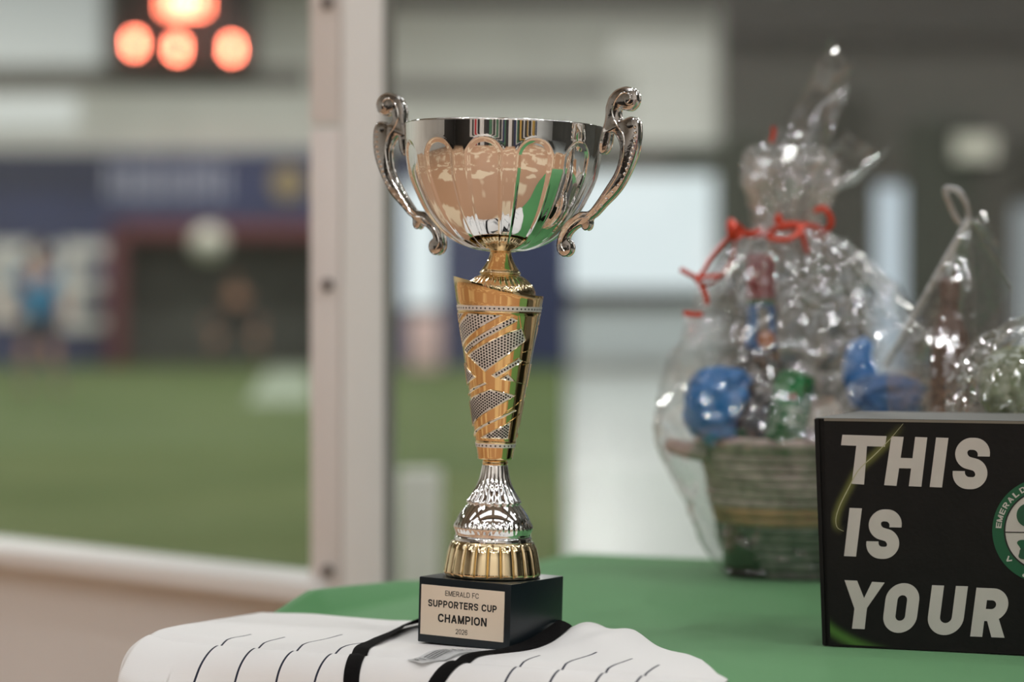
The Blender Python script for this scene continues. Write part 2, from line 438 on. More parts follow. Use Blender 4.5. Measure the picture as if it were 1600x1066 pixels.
# pads on the field side
pc = at(664, 588, 40); 
pad = thing('padded_panel', 'pale pink padded panel standing against the blue banner', 'pad', (pc.x, 40.0, .1))
obj('cover', box_bm((0, 0, .46), (.55, .2, .92), bev=.06), mat('pink_vinyl', (.78, .55, .55, 1), .6), pad)
obj('base_strip', box_bm((0, 0, .02), (.6, .24, .04)), M_beam, pad, smooth=False)
pc = at(655, 735, 7.5)
bol = thing('short_post', 'short white post on the turf just beyond the glass', 'post', (pc.x, 7.5, .1))
obj('shaft', box_bm((0, 0, (pc.z - .1) / 2), (.135, .10, pc.z - .1), bev=.012), M_white, bol)
obj('foot', box_bm((0, 0, .015), (.2, .2, .03), bev=.006), M_white, bol)

# ---------------------------------------------------------------- dasher boards, post, panes
P0 = Vector((-.262, 3.50, 0)); WD = Vector((-.72, .69, 0)).normalized(); WN = Vector((WD.y, -WD.x, 0))   # towards the left, normal to camera side
if WN.y > 0: WN = -WN
def wmat(origin, d, n):   # columns: along, normal, up
    return Matrix(((d.x, n.x, 0, origin.x), (d.y, n.y, 0, origin.y), (0, 0, 1, 0), (0, 0, 0, 1)))
WM = wmat(P0, WD, WN)
CAPZ = at(482, 905, 3.55).z
wb = struct(obj('wall_boards', box_bm((5, -.05, (CAPZ - .028) / 2), (10, .06, CAPZ - .028), WM), M_white_wall, smooth=False))
obj('cap_rail', box_bm((5, -.03, CAPZ - .014), (10, .13, .028), WM, .004), M_cap, wb)
obj('kick_strip', box_bm((5, -.015, .06), (10, .012, .12), WM), M_yel, wb, smooth=False)
pane = struct(obj('window_5', box_bm((2.55, -.05, CAPZ + 1.0), (5.0, .012, 2.0), WM), M_glass, smooth=False))
# post: a clamp strip with bolts on the left, the post itself on the right
xl, xm, xr = at(487, 500, 3.5).x, at(535, 500, 3.5).x, at(600, 500, 3.5).x
pw = struct(obj('trim_1', box_bm(((xm + xr) / 2, 3.52, 1.35), (xr - xm, .07, 2.7), None, .004), M_post))
CL = Matrix.Translation(((xl + xm) / 2, 3.505, 0)) @ Matrix.Rotation(radians(-14), 4, 'Z')
zs = at(500, 197, 3.5).z
obj('clamp_strip', box_bm((0, 0, (zs - .003 + CAPZ - .02) / 2), ((xm - xl) * 1.05, .02, zs - .003 - CAPZ + .02), CL, .003), M_clamp, pw)
obj('clamp_strip', box_bm((0, 0, (zs + .003 + 2.7) / 2), ((xm - xl) * 1.05, .02, 2.7 - zs - .003), CL, .003), M_clamp, pw)
obj('clamp_foot', box_bm((0, 0, (CAPZ - .02) / 2), ((xm - xl) * 1.05, .02, CAPZ - .02), CL, .003), M_clamp, pw)
for py in (4, 445, 893):
    p = at(511, py, 3.49)
    bm = bmesh.new(); bmesh.ops.create_cone(bm, cap_ends=True, segments=6, radius1=.0095, radius2=.008, depth=.008, matrix=Matrix.Translation(p - Vector((0, .002, 0))) @ Matrix.Rotation(pi / 2, 4, 'X'))
    obj('bolt', bm, M_bolt, pw, smooth=False)
bm = bmesh.new(); xg = at(609, 500, 3.53).x
obj('gasket', box_bm((xg, 3.53, 1.35), (.013, .035, 2.7)), M_gasket, pw, smooth=False)
# right pane and its low board
RD = Vector((.985, -.17, 0)).normalized(); RN = Vector((RD.y, -RD.x, 0))
if RN.y > 0: RN = -RN
RM = wmat(Vector((xg + .01, 3.53, 0)), RD, RN)
z2 = CAPZ - .03
wb2 = struct(obj('wall_boards', box_bm((1.6, -.03, (z2 - .02) / 2), (3.2, .06, z2 - .02), RM), M_white_wall, smooth=False))
obj('cap_rail', box_bm((1.6, -.02, z2 - .01), (3.2, .12, .02), RM, .003), M_cap, wb2)
struct(obj('window_6', box_bm((1.6, 0, z2 + 1.02), (3.2, .012, 2.04), RM), M_glass, smooth=False))

# ---------------------------------------------------------------- people far behind
def skin_mesh(joints, edges, sub=2, root=None):
    bm = bmesh.new(); sk = bm.verts.layers.skin.verify(); V = {}
    for k, (p, r) in joints.items():
        v = bm.verts.new(p); v[sk].radius = (r, r) if not isinstance(r, tuple) else r; V[k] = v
    for a, b in edges: bm.edges.new((V[a], V[b]))
    (V[root] if root else next(iter(V.values())))[sk].use_root = True
    me = bpy.data.meshes.new('skin'); bm.to_mesh(me); bm.free()
    o = bpy.data.objects.new('skin', me); COL.objects.link(o)
    o.modifiers.new('s', 'SKIN').use_smooth_shade = True
    s2 = o.modifiers.new('d', 'SUBSURF'); s2.levels = sub; s2.render_levels = sub
    dg = bpy.context.evaluated_depsgraph_get()
    out = bpy.data.meshes.new_from_object(o.evaluated_get(dg), depsgraph=dg)
    bpy.data.objects.remove(o); bpy.data.meshes.remove(me)
    for p in out.polygons: p.use_smooth = True
    return out

M_skin = mat('skin', (.42, .22, .15, 1), .55); M_hair = mat('dark_hair', (.02, .014, .01, 1), .7)
def person(label, loc, rotz, J, shirt, shorts, socks, longsleeve=False, group=None):
    t = thing('person', label, 'person', loc, rotz)
    j = {k: Vector(v) for k, v in J.items()}
    joints = {'hips': (j['hips'], (.13, .10)), 'waist': (j['hips'].lerp(j['chest'], .45), (.12, .09)), 'chest': (j['chest'], (.18, .13)),
              'neck': (j['neck'], .055), 'chin': (j['neck'].lerp(j['head'], .45), .07), 'head': (j['head'], (.085, .10)), 'crown': (j['head'] + Vector((0, .01, .09)), (.06, .07))}
    E = [('hips', 'waist'), ('waist', 'chest'), ('chest', 'neck'), ('neck', 'chin'), ('chin', 'head'), ('head', 'crown')]
    for s in 'LR':
        joints['sh' + s] = (j['sh' + s], .06); joints['el' + s] = (j['el' + s], .043); joints['wr' + s] = (j['wr' + s], .03)
        E += [('chest', 'sh' + s), ('sh' + s, 'el' + s), ('el' + s, 'wr' + s)]
        d = (j['wr' + s] - j['el' + s]).normalized(); palm = j['wr' + s] + d * .07
        joints['pa' + s] = (palm, .032); E.append(('wr' + s, 'pa' + s))
        side = d.cross(Vector((0, 1, .2))).normalized()
        for f, (o, ln) in enumerate([(-.03, .07), (-.01, .085), (.01, .08), (.03, .062)]):
            joints[f'f{f}{s}'] = (palm + side * o + d * .035, .010); joints[f'g{f}{s}'] = (palm + side * o * 1.15 + d * (.035 + ln) + Vector((0, -.02, 0)), .008)
            E += [('pa' + s, f'f{f}{s}'), (f'f{f}{s}', f'g{f}{s}')]
        joints['th' + s] = (palm - side * .06 + d * .01, .010); E.append(('pa' + s, 'th' + s))
        joints['hp' + s] = (j['hp' + s], .095); joints['kn' + s] = (j['kn' + s], .062); joints['ca' + s] = (j['kn' + s].lerp(j['an' + s], .35), .056)
        joints['an' + s] = (j['an' + s], .04); joints['to' + s] = (j['to' + s], .035)
        E += [('hips', 'hp' + s), ('hp' + s, 'kn' + s), ('kn' + s, 'ca' + s), ('ca' + s, 'an' + s), ('an' + s, 'to' + s)]
    me = skin_mesh(joints, E, 2, 'hips'); meshobj('body', me, M_skin, t)
    sj = {k: (joints[k][0], tuple(r + .04 for r in joints[k][1]) if isinstance(joints[k][1], tuple) else joints[k][1] + .02) for k in ('hips', 'waist', 'chest', 'shL', 'shR')}
    se = [('hips', 'waist'), ('waist', 'chest'), ('chest', 'shL'), ('chest', 'shR')]
    for s in 'LR':
        e = j['sh' + s].lerp(j['el' + s], .6) if not longsleeve else j['wr' + s]
        if longsleeve: sj['el' + s] = (j['el' + s], .058); se += [('sh' + s, 'el' + s)]
        sj['sl' + s] = (e, .06 if not longsleeve else .042); se.append((('el' if longsleeve else 'sh') + s, 'sl' + s))
    meshobj('shirt', skin_mesh(sj, se, 2, 'waist'), shirt, t)
    hj = {'hips': (j['hips'] + Vector((0, 0, -.02)), (.155, .125))}; he = []
    for s in 'LR':
        hj['hp' + s] = (j['hp' + s], .112); hj['k' + s] = (j['hp' + s].lerp(j['kn' + s], .75), .092); he += [('hips', 'hp' + s), ('hp' + s, 'k' + s)]
    meshobj('shorts', skin_mesh(hj, he, 2, 'hips'), shorts, t)
    for s in 'LR':
        meshobj('sock', skin_mesh({'a': (j['kn' + s].lerp(j['an' + s], .2), .063), 'b': (j['kn' + s].lerp(j['an' + s], .45), .06), 'c': (j['an' + s], .048)}, [('a', 'b'), ('b', 'c')], 1, 'a'), socks, t)
        meshobj('shoe', skin_mesh({'a': (j['an' + s] + Vector((0, .03, -.04)), .045), 'b': (j['an' + s] + Vector((0, -.04, -.045)), .046), 'c': (j['to' + s] + Vector((0, -.03, 0)), .038)}, [('a', 'b'), ('b', 'c')], 1, 'b'), M_hair, t)
    hb = bmesh.new(); bmesh.ops.create_uvsphere(hb, u_segments=20, v_segments=12, radius=.112)
    for v in hb.verts:
        v.co.z *= 1.05
        if v.co.y < -.03 and v.co.z < .03: v.co *= .8
    hb.transform(Matrix.Translation(j['head'] + Vector((0, .02, .035)))); obj('hair', hb, M_hair, t)
    fb = bmesh.new()
    h = j['head']
    add_box(fb, (h.x, h.y - .105, h.z - .015), (.02, .03, .04), None, .006); obj('nose', fb, M_skin, t)
    eb = bmesh.new()
    for sx in (-.032, .032): bmesh.ops.create_icosphere(eb, subdivisions=1, radius=.011, matrix=Matrix.Translation((h.x + sx, h.y - .09, h.z + .01)))
    add_box(eb, (h.x, h.y - .092, h.z - .058), (.04, .01, .008)); stuff(obj('face_features', eb, M_hair, t))
    return t

run = {'hips': (0, 0, .93), 'chest': (0, -.05, 1.30), 'neck': (0, -.06, 1.50), 'head': (0, -.09, 1.64),
       'shL': (-.19, -.03, 1.40), 'elL': (-.30, .08, 1.15), 'wrL': (-.33, -.10, .98), 'shR': (.19, -.05, 1.40), 'elR': (.27, .02, 1.13), 'wrR': (.30, -.16, 1.0),
       'hpL': (-.10, 0, .86), 'knL': (-.14, -.10, .48), 'anL': (-.16, .05, .09), 'toL': (-.17, -.10, .04), 'hpR': (.10, 0, .86), 'knR': (.17, -.12, .47), 'anR': (.24, .04, .09), 'toR': (.26, -.11, .04)}
pp = at(60, 600, 28)
person('person in a bright blue shirt and dark shorts standing on the turf by the goal', (pp.x, 28.0, .1), radians(8), run,
       mat('blue_jersey', (.0, .22, .45, 1), .6), mat('dark_shorts', (.02, .022, .03, 1), .7), mat('pale_socks', (.30, .33, .26, 1), .8))
keep = {'hips': (0, .08, .84), 'chest': (0, -.06, 1.18), 'neck': (0, -.12, 1.38), 'head': (0, -.17, 1.52),
        'shL': (-.20, -.06, 1.27), 'elL': (-.38, -.10, 1.02), 'wrL': (-.42, -.28, .82), 'shR': (.20, -.06, 1.27), 'elR': (.38, -.10, 1.02), 'wrR': (.42, -.28, .82),
        'hpL': (-.13, .06, .78), 'knL': (-.38, -.12, .48), 'anL': (-.42, .05, .09), 'toL': (-.47, -.10, .04), 'hpR': (.13, .06, .78), 'knR': (.38, -.12, .48), 'anR': (.42, .05, .09), 'toR': (.47, -.10, .04)}
pp = at(370, 500, 42.4)
person('goalkeeper in black crouching with knees apart before the net', (pp.x, 42.4, .1), 0, keep,
       mat('black_shirt', (.012, .012, .012, 1), .8), mat('black_shorts', (.012, .012, .012, 1), .8), mat('grey_socks', (.06, .06, .055, 1), .8), True)
# ---------------------------------------------------------------- table and cloth
TZ = .748                                     # cloth top
TY = radians(-26); E1 = Vector((cos(TY), sin(TY), 0)); E2 = Vector((-sin(TY), cos(TY), 0))
TC = Vector((-.33, 2.2, 0)); TL, TW = 1.83, .94
def tq(t, q, z=TZ): return TC + E1 * t + E2 * q + Vector((0, 0, z))
tab = thing('folding_table', 'folding table hidden beneath the green cloth', 'table', tq(TL / 2, TW / 2, 0), TY)
obj('tabletop', box_bm((0, 0, TZ - .03), (TL - .02, TW - .02, .04), bev=.005), mat('table_plastic', (.5, .5, .48, 1), .5), tab)
for sx in (-1, 1):
    for sy in (-1, 1):
        bm = bmesh.new(); add_tube(bm, [(sx * .75, sy * .36, .008), (sx * .75, sy * .36, TZ - .05)], .014, 10); obj('leg', bm, M_bolt, tab)

def cloth_pt(t, q):
    ct, cq = min(max(t, 0), TL), min(max(q, 0), TW)
    ot, oq = t - ct, q - cq; o = hypot(ot, oq)
    R = .012
    z = TZ; out = 0
    if o > 0:
        a = min(o / R, pi / 2); out = R * sin(a) ; z -= R * (1 - cos(a)) + max(0, o - R * pi / 2)
        drop = max(0, o - R * pi / 2)
        s = t if abs(oq) > abs(ot) else q
        out += .10 * drop + (.006 if oq < 0 and t < .66 else .035) * min(1, drop / .2) * (sin(s * 19) * .6 + sin(s * 43 + 1) * .4)
        ct += ot / o * out; cq += oq / o * out
    else:
        # soft creases of the top, flat where things stand; a roll of slack cloth along the left edge
        z += .0012 * noise.noise(Vector((t * 4, q * 4, 0)))
        m = max(0, min(1, (q - .16) / .10)) * max(0, min(1, (.70 - q) / .25))
        z += .030 * m * exp(-((t - .018) / .014) ** 2) * (.75 + .25 * sin(q * 9))
        z -= .004 * m * exp(-((t - .075 - .03 * (q - .3)) / .012) ** 2) * 0
    return tq(ct, cq, z)
def axis_vals(L, over, n_in, n_out):
    v = [-over + over * (k / n_out) ** .6 if False else -over * (1 - k / n_out) ** 1.6 for k in range(n_out)]
    v += [L * k / n_in for k in range(n_in)]
    v += [L + over * (k / n_out) ** 1.6 for k in range(n_out + 1)]
    return v
ts = axis_vals(TL, .50, 150, 26); qs = axis_vals(TW, .50, 90, 26)
bm = bmesh.new(); add_sheet(bm, [[cloth_pt(t, q) for t in ts] for q in qs])
tcl = obj('tablecloth', bm, M_cloth, ang=180)
tag(tcl, 'green tablecloth spread over the table and hanging over its edges', 'tablecloth')

# ---------------------------------------------------------------- trophy
BZ = .752
TD = 2.1976; TX = at(766, 1000, TD).x
tro = thing('trophy_cup', 'tall silver and gold trophy cup on a black block with an engraved plate', 'trophy', (TX, TD, BZ))
TILT = radians(1.55)
tro.rotation_mode = 'XYZ'
tro.rotation_euler = (Matrix.Rotation(TILT, 3, 'Y') @ Matrix.Rotation(radians(-30), 3, 'Z')).to_euler('XYZ')
PXM = 1719.0
def hh(py): return (1002 - py) / PXM
def prof(tab): return [(r / PXM, hh(y)) for y, r in tab]
# block
BS = .096; BH = .059
obj('block', box_bm((0, 0, BH / 2), (BS, BS, BH), bev=.0012), M_block, tro)
pl_c = (-.0015, -BS / 2 - .0005, .0298)
plate = obj('name_plate', box_bm(pl_c, (.0866, .0012, .0449), bev=.0003), M_plate, tro)

def fillet(pts, rad, n=8, closed=False):
    P = [Vector(p) for p in pts]; out = []; N = len(P)
    for i in range(N):
        if not closed and i in (0, N - 1): out.append(P[i]); continue
        a, b, c = P[i - 1], P[i], P[(i + 1) % N]; r = rad[i] if isinstance(rad, list) else rad
        d1, d2 = (a - b), (c - b); r1 = min(r, d1.length * (.5 if closed or i > 1 else .98)); r2 = min(r, d2.length * (.5 if closed or i < N - 2 else .98))
        p, q = b + d1.normalized() * min(r1, r2), b + d2.normalized() * min(r1, r2)
        for k in range(n + 1):
            t = k / n; kk = .55
            c1, c2 = p + (b - p) * kk, q + (b - q) * kk
            out.append(p * (1 - t) ** 3 + c1 * (3 * t * (1 - t) ** 2) + c2 * (3 * t * t * (1 - t)) + q * t ** 3)
    size = max((a - b).length for a in P for b in P); cl_ = [out[0]]
    for p in out[1:]:
        if (p - cl_[-1]).length > size * .004: cl_.append(p)
    if closed and (cl_[0] - cl_[-1]).length < size * .004: cl_.pop()
    return cl_
def stroke(path, wd, closed=False):
    L, R = [], []; N = len(path)
    for i, p in enumerate(path):
        a = path[(i - 1) % N] if closed or i else None; b = path[(i + 1) % N] if closed or i < N - 1 else None
        d1 = (p - a).normalized() if a is not None else (b - p).normalized(); d2 = (b - p).normalized() if b is not None else d1
        n1, n2 = Vector((-d1.y, d1.x)), Vector((-d2.y, d2.x)); n = n1 + n2
        n = n1 if n.length < 1e-6 else n.normalized()
        n = n * (wd / 2) / max(.42, n.dot(n1)); L.append(p + n); R.append(p - n)
    qs = []
    for i in range(N if closed else N - 1):
        j = (i + 1) % N; qs.append([L[i], L[j], R[j], R[i]])
    return qs
GW = dict(E=.66, M=.86, R=.74, A=.78, L=.58, D=.74, F=.62, C=.78, S=.70, U=.74, P=.70, O=.82, T=.66, H=.74, I=.2, N=.76)
GW.update({'2': .58, '0': .58, '6': .58, ' ': .30})
def glyph(ch, wt):
    W = GW[ch]; h = wt / 2; q = []
    if ch == 'I': W = wt
    def ln(*p): q.append((p, 0, False))
    def cv(r, *p, closed=False): q.append((p, r, closed))
    if ch == 'E': ln((W, 1 - h), (h, 1 - h), (h, h), (W, h)); ln((wt, .52), (W * .94, .52))
    elif ch == 'F': ln((W, 1 - h), (h, 1 - h), (h, 0)); ln((wt, .5), (W * .9, .5))
    elif ch == 'L': ln((h, 1), (h, h), (W, h))
    elif ch == 'T': ln((0, 1 - h), (W, 1 - h)); ln((W / 2, 1 - wt), (W / 2, 0))
    elif ch == 'H': ln((h, 0), (h, 1)); ln((W - h, 0), (W - h, 1)); ln((wt, .52), (W - wt, .52))
    elif ch == 'I': ln((h, 0), (h, 1))
    elif ch == 'N': ln((h, 0), (h, 1)); ln((W - h, 0), (W - h, 1)); ln((h * 1.1, .99), (W - h * 1.1, .01))
    elif ch == 'M': ln((h, 0), (h, 1)); ln((W - h, 0), (W - h, 1)); ln((h * 1.1, .99), (W / 2, .03)); ln((W / 2, .03), (W - h * 1.1, .99))
    elif ch == 'A': ln((h * .9, 0), (W / 2, 1 - h * .3)); ln((W / 2, 1 - h * .3), (W - h * .9, 0)); ln((W * .22, .31), (W * .78, .31))
    elif ch in 'PR':
        ln((h, 0), (h, 1)); m = .44 if ch == 'P' else .48
        cv([0, .26, .26, 0], (wt, 1 - h), (W - h, 1 - h), (W - h, m), (wt, m))
        if ch == 'R': ln((W * .52, m - h), (W - h * .9, 0))
    elif ch == 'D': cv([0, 0, .36, .36], (h, h), (h, 1 - h), (W - h, 1 - h), (W - h, h), closed=True)
    elif ch in 'O0': cv(.42 if ch == 'O' else .3, (h, h), (h, 1 - h), (W - h, 1 - h), (W - h, h), closed=True)
    elif ch == 'C': cv([0, .3, .4, .4, .3, 0], (W - h, .67), (W - h, 1 - h), (h, 1 - h), (h, h), (W - h, h), (W - h, .33))
    elif ch == 'U': cv([0, .34, .34, 0], (h, 1), (h, h), (W - h, h), (W - h, 1))
    elif ch == 'S': cv([0, .28, .28, .22, .22, .28, .28, 0], (W - h, .70), (W - h, 1 - h), (h, 1 - h), (h, .55), (W - h, .46), (W - h, h), (h, h), (h, .30))
    elif ch == '2': cv([0, .26, .26, .24, 0, 0], (h, .68), (h, 1 - h), (W - h, 1 - h), (W - h, .55), (h, h), (W, h))
    elif ch == '6': cv(.26, (h, h), (h, .58), (W - h, .58), (W - h, h), closed=True); cv([0, .3, .3, 0], (h, .34), (h, 1 - h), (W - h, 1 - h), (W - h, .76))
    return W, [s_ for p, r, c in q for s_ in stroke(fillet(p, r, 7, c) if r else [Vector(x) for x in p], wt, c)]
def text_bm(txt, width, cap, wt=.13, gap=.13):
    bm = bmesh.new(); x = 0
    for ch in txt:
        W, qs = glyph(ch, wt) if ch != ' ' else (GW[' '], [])
        for qd in qs: bm.faces.new([bm.verts.new((x + p.x, p.y, 0)) for p in qd])
        x += W + gap
    x -= gap
    for v in bm.verts: v.co = Vector(((v.co.x / x - .5) * width, (v.co.y - .5) * cap, 0))
    return bm
def plate_text(s, wd, cap, u, v, bold):
    bm = text_bm(s, wd, cap, bold)
    for x in bm.verts: x.co = Vector((u + x.co.x, -BS / 2 - .00125, v + x.co.y))
    obj('engraving', bm, M_ink, plate, smooth=False)
plate_text('EMERALD FC', .0350, .0046, -.0018, .0462, .125)
plate_text('SUPPORTERS CUP', .0715, .0063, -.0012, .0362, .2)
plate_text('CHAMPION', .0508, .0075, -.0008, .0236, .2)
plate_text('2026', .0122, .0046, -.0012, .0128, .125)

# fluted gold skirt
def dens(tab, n):
    ys = [p[0] for p in tab]; a, b = ys[0], ys[-1]
    cv = catmull([(y, r, 0) for y, r in tab], n)
    return [(p.x, p.y) for p in cv]
NF = 22
def skirt_fn(th, i, r, h):
    f = max(0, min(1, (hh(845) - h) / .006)) * max(0, min(1, (h - hh(901)) / .004))
    u = (th * NF / (2 * pi)) % 1
    c = abs(2 * u - 1)                        # 1 at the groove
    return (r + .0016 * f * (1 - c ** 4) - .0012 * f * max(0, c - .86) / .14, h)
sk = prof(dens([(900.6, 60), (900.2, 70), (898, 73.5), (892, 73.5), (880, 71.5), (866, 69), (854, 66), (847, 64), (845, 61), (844.5, 52)], 5))
obj('gold_skirt', lathe(sk, 352, skirt_fn), M_gold2, tro, 60)
obj('silver_band', lathe(prof([(845.5, 52), (845.5, 59.5), (844.5, 60.5), (839, 60.5), (837.8, 59.5), (837.6, 54)]), 96), M_chrome, tro)
def dome_fn(th, i, r, h):
    f = exp(-((h - hh(822)) / .0035) ** 2)
    return (r + .0011 * f * abs(sin(th * 21)), h)
dm = prof(dens([(837.8, 55), (837, 58.5), (833, 59), (829, 60), (824, 60.5), (818, 59.3), (810, 56.5), (802, 52), (795, 47), (789, 42), (785, 38), (784, 30)], 5))
obj('silver_dome', lathe(dm, 252, dome_fn), M_chrome, tro, 60)
NR = 18
def flare_fn(th, i, r, h):
    u = (h - hh(786)) / (hh(728) - hh(786)); a = .0016 * (1 - .72 * u)
    c = abs(sin(th * NR / 2))
    return (r * (1 + .0) + a * (c ** .8) - a * .4, h + (.0012 * (1 - c) if u < .06 else 0))
fl = prof(dens([(786.5, 36), (786, 41.5), (783, 41), (778, 38), (770, 32.8), (760, 27.6), (750, 24), (740, 21.6), (728, 19.8), (726, 19)], 5))
obj('fluted_foot', lathe(fl, 216, flare_fn), M_chrome, tro, 60)
obj('gold_ring', lathe(prof(dens([(727, 17), (726, 19.6), (723, 20), (720, 19.6), (718.5, 18)], 3)), 64), M_gold, tro)

# cone-shaped stem with a slanted lip
def cone_r(py): return 27 + (717 - py) * .1645
def lip_y(th):                                # py of the lip by local azimuth
    wa = th - radians(30)                     # world azimuth; pi = left in view, 0 = right, -pi/2 = front
    k = (1 - cos(wa)) / 2                     # 1 at the left
    return 461 - 28 * k ** 1.5
rows = []; n = 180
bm = bmesh.new()
steps = [(717.5, -3), (717.2, -.6), (716, 0)] + [(716 - 2.5 * k, 0) for k in range(1, 93)]
for (py, dr) in steps:
    r = (cone_r(py) + dr) / PXM
    if 690.2 < py < 691.8 or 699 < py < 700.6 or 474.5 < py < 477 or 487 < py < 489: r += .0005
    rows.append([(r * cos(2 * pi * k / n), r * sin(2 * pi * k / n), hh(py)) for k in range(n)])
for f, dr in ((.33, 0), (.66, 0), (.93, 0), (1.0, -.6), (1.0, -2.4), (.6, -3.4), (-.6, -4)):
    row = []
    for k in range(n):
        th = 2 * pi * k / n; py = 486 + (lip_y(th) - 486) * f; r = (cone_r(py) + dr) / PXM
        row.append((r * cos(th), r * sin(th), hh(py)))
    rows.append(row)
V = add_sheet(bm, rows, closed_u=True); bm.faces.new(V[0][::-1])
stem = obj('gold_cone', bm, M_gold, tro, 35)

# perforated silver fields on the cone: raised plates following it, each with dark discs for hole shade
def xax(py): return 769 + (900 - py) * .027
def cone_pt(phi, py, lift):
    r = cone_r(py) / PXM + lift; a = phi - pi / 2 + radians(30)
    return Vector((r * cos(a), r * sin(a), hh(py)))
def px_phi(px, py):
    return asin(max(-.985, min(.985, (px - xax(py)) / cone_r(py))))
def inside(p, poly):
    c = False
    for i in range(len(poly)):
        (x1, y1), (x2, y2) = poly[i - 1], poly[i]
        if (y1 > p[1]) != (y2 > p[1]) and p[0] < (x2 - x1) * (p[1] - y1) / (y2 - y1) + x1: c = not c
    return c
def edge_dist(p, poly):
    d = 9e9
    for i in range(len(poly)):
        a, b = Vector(poly[i - 1]), Vector(poly[i]); q = Vector(p); t = max(0, min(1, (q - a).dot(b - a) / max((b - a).length_squared, 1e-9)))
        d = min(d, (a + (b - a) * t - q).length)
    return d
A3 = lambda x, y: (690 + x / 6.665, 420 + y / 6.665)
A4 = lambda x, y: (700 + x / 6.27, 560 + y / 6.27)
fields = [
    [A3(290, 470), A3(640, 480), A3(232, 812), A3(172, 600)],
    [A3(165, 470), A3(250, 468), A3(172, 572)],
    [A3(248, 855), A3(735, 500), A3(795, 530), A3(275, 892)],
    [A3(290, 905), A3(690, 660), A3(830, 612), A3(872, 735), A3(460, 1066)],
    [A4(430, 158), A4(690, -12), A4(728, 12), A4(470, 184)],
    [A4(515, 192), A4(590, 148), A4(655, 218)],
    [A4(157, 50), A4(282, 185), A4(192, 268)],
    [A4(193, 345), A4(370, 230), A4(388, 246), A4(205, 372)],
    [A4(215, 420), A4(420, 298), A4(660, 350), A4(240, 672)],
    [A4(250, 742), A4(650, 488), A4(664, 498), A4(262, 772)],
    [A4(330, 772), A4(612, 610), A4(588, 776)]]
def field(poly, turn, name='perforated_panel'):
    lift = .0007
    c = [px_phi(x, y) for x, y in poly]
    R = 48.0                                    # unrolled units: px along the surface
    U = [(a * R, y) for a, (x, y) in zip(c, poly)]
    # resample the border and triangulate over a fine grid clipped to the polygon
    bord = []
    for i in range(len(U)):
        a, b = Vector(U[i]), Vector(U[(i + 1) % len(U)]); m = max(2, int((b - a).length / 3))
        bord += [a + (b - a) * (k / m) for k in range(m)]
    bm = bmesh.new(); vs = [bm.verts.new((p.x, p.y, 0)) for p in bord]
    f = bm.faces.new(vs); bmesh.ops.triangulate(bm, faces=[f]); 
    bmesh.ops.subdivide_edges(bm, edges=[e for e in bm.edges if e.calc_length() > 8], cuts=2, use_grid_fill=False)
    bmesh.ops.triangulate(bm, faces=bm.faces[:])
    r = bmesh.ops.extrude_face_region(bm, geom=bm.faces[:])
    top = [v for v in r['geom'] if isinstance(v, bmesh.types.BMVert)]
    for v in bm.verts: v.co.z = -.0006
    for v in top: v.co.z = lift
    for v in bm.verts: v.co = cone_pt(v.co.x / R + turn, v.co.y, v.co.z)
    bmesh.ops.recalc_face_normals(bm, faces=bm.faces[:])
    o = obj(name, bm, M_satin, stem, 30)
    # rim wire and dark hole discs
    hb = bmesh.new(); s = 4.7; ang = radians(-33)
    xs = [p.x for p in bord]; ys = [p.y for p in bord]; cx, cy = sum(xs) / len(xs), sum(ys) / len(ys)
    poly2 = [tuple(p) for p in U]; cnt = 0
    for i in range(-24, 25):
        for k in range(-24, 25):
            gx = (i + .5 * (k % 2)) * s; gy = k * s * .82
            p = (cx + gx * cos(ang) - gy * sin(ang), cy + gx * sin(ang) + gy * cos(ang))
            if inside(p, poly2) and edge_dist(p, poly2) > 1.75:
                cc = cone_pt(p[0] / R + turn, p[1], lift + .00012); nrm = Vector((cc.x, cc.y, 0)).normalized(); tx = Vector((-nrm.y, nrm.x, 0))
                hb.faces.new([hb.verts.new(cc + (tx * cos(a * pi / 5) + Vector((0, 0, 1)) * sin(a * pi / 5)) * .00098) for a in range(10)][::1]); cnt += 1
    if cnt: stuff(obj('perforation', hb, M_hole, tro, smooth=False))
    else: hb.free()
    rb = bmesh.new(); add_tube(rb, [cone_pt(p.x / R + turn, p.y, lift) for p in bord] + [cone_pt(bord[0].x / R + turn, bord[0].y, lift)], .00042, 6)
    stuff(obj('panel_rim', rb, M_gold2, tro))
for turn in (0, pi):
    for p in fields: field(p, turn)
for (y0, y1) in ((478, 486), (692, 698.5)):
    pr = [(cone_r(y1) / PXM - .0004, hh(y1)), (cone_r(y1) / PXM + .0005, hh(y1 - .3)), (cone_r(y0) / PXM + .0005, hh(y0 + .3)), (cone_r(y0) / PXM - .0004, hh(y0))]
    obj('perforated_band', lathe(pr, 120, caps=(False, False)), M_satin, stem, 30)
    hb = bmesh.new(); ym = (y0 + y1) / 2; nh = int(2 * pi * cone_r(ym) / 7)
    for k in range(nh):
        cc = cone_pt(2 * pi * k / nh, ym, .0006); nrm = Vector((cc.x, cc.y, 0)).normalized(); tx = Vector((-nrm.y, nrm.x, 0))
        hb.faces.new([hb.verts.new(cc + (tx * cos(a * pi / 5) + Vector((0, 0, 1)) * sin(a * pi / 5)) * .00085) for a in range(10)])
    stuff(obj('perforation', hb, M_hole, tro, smooth=False))
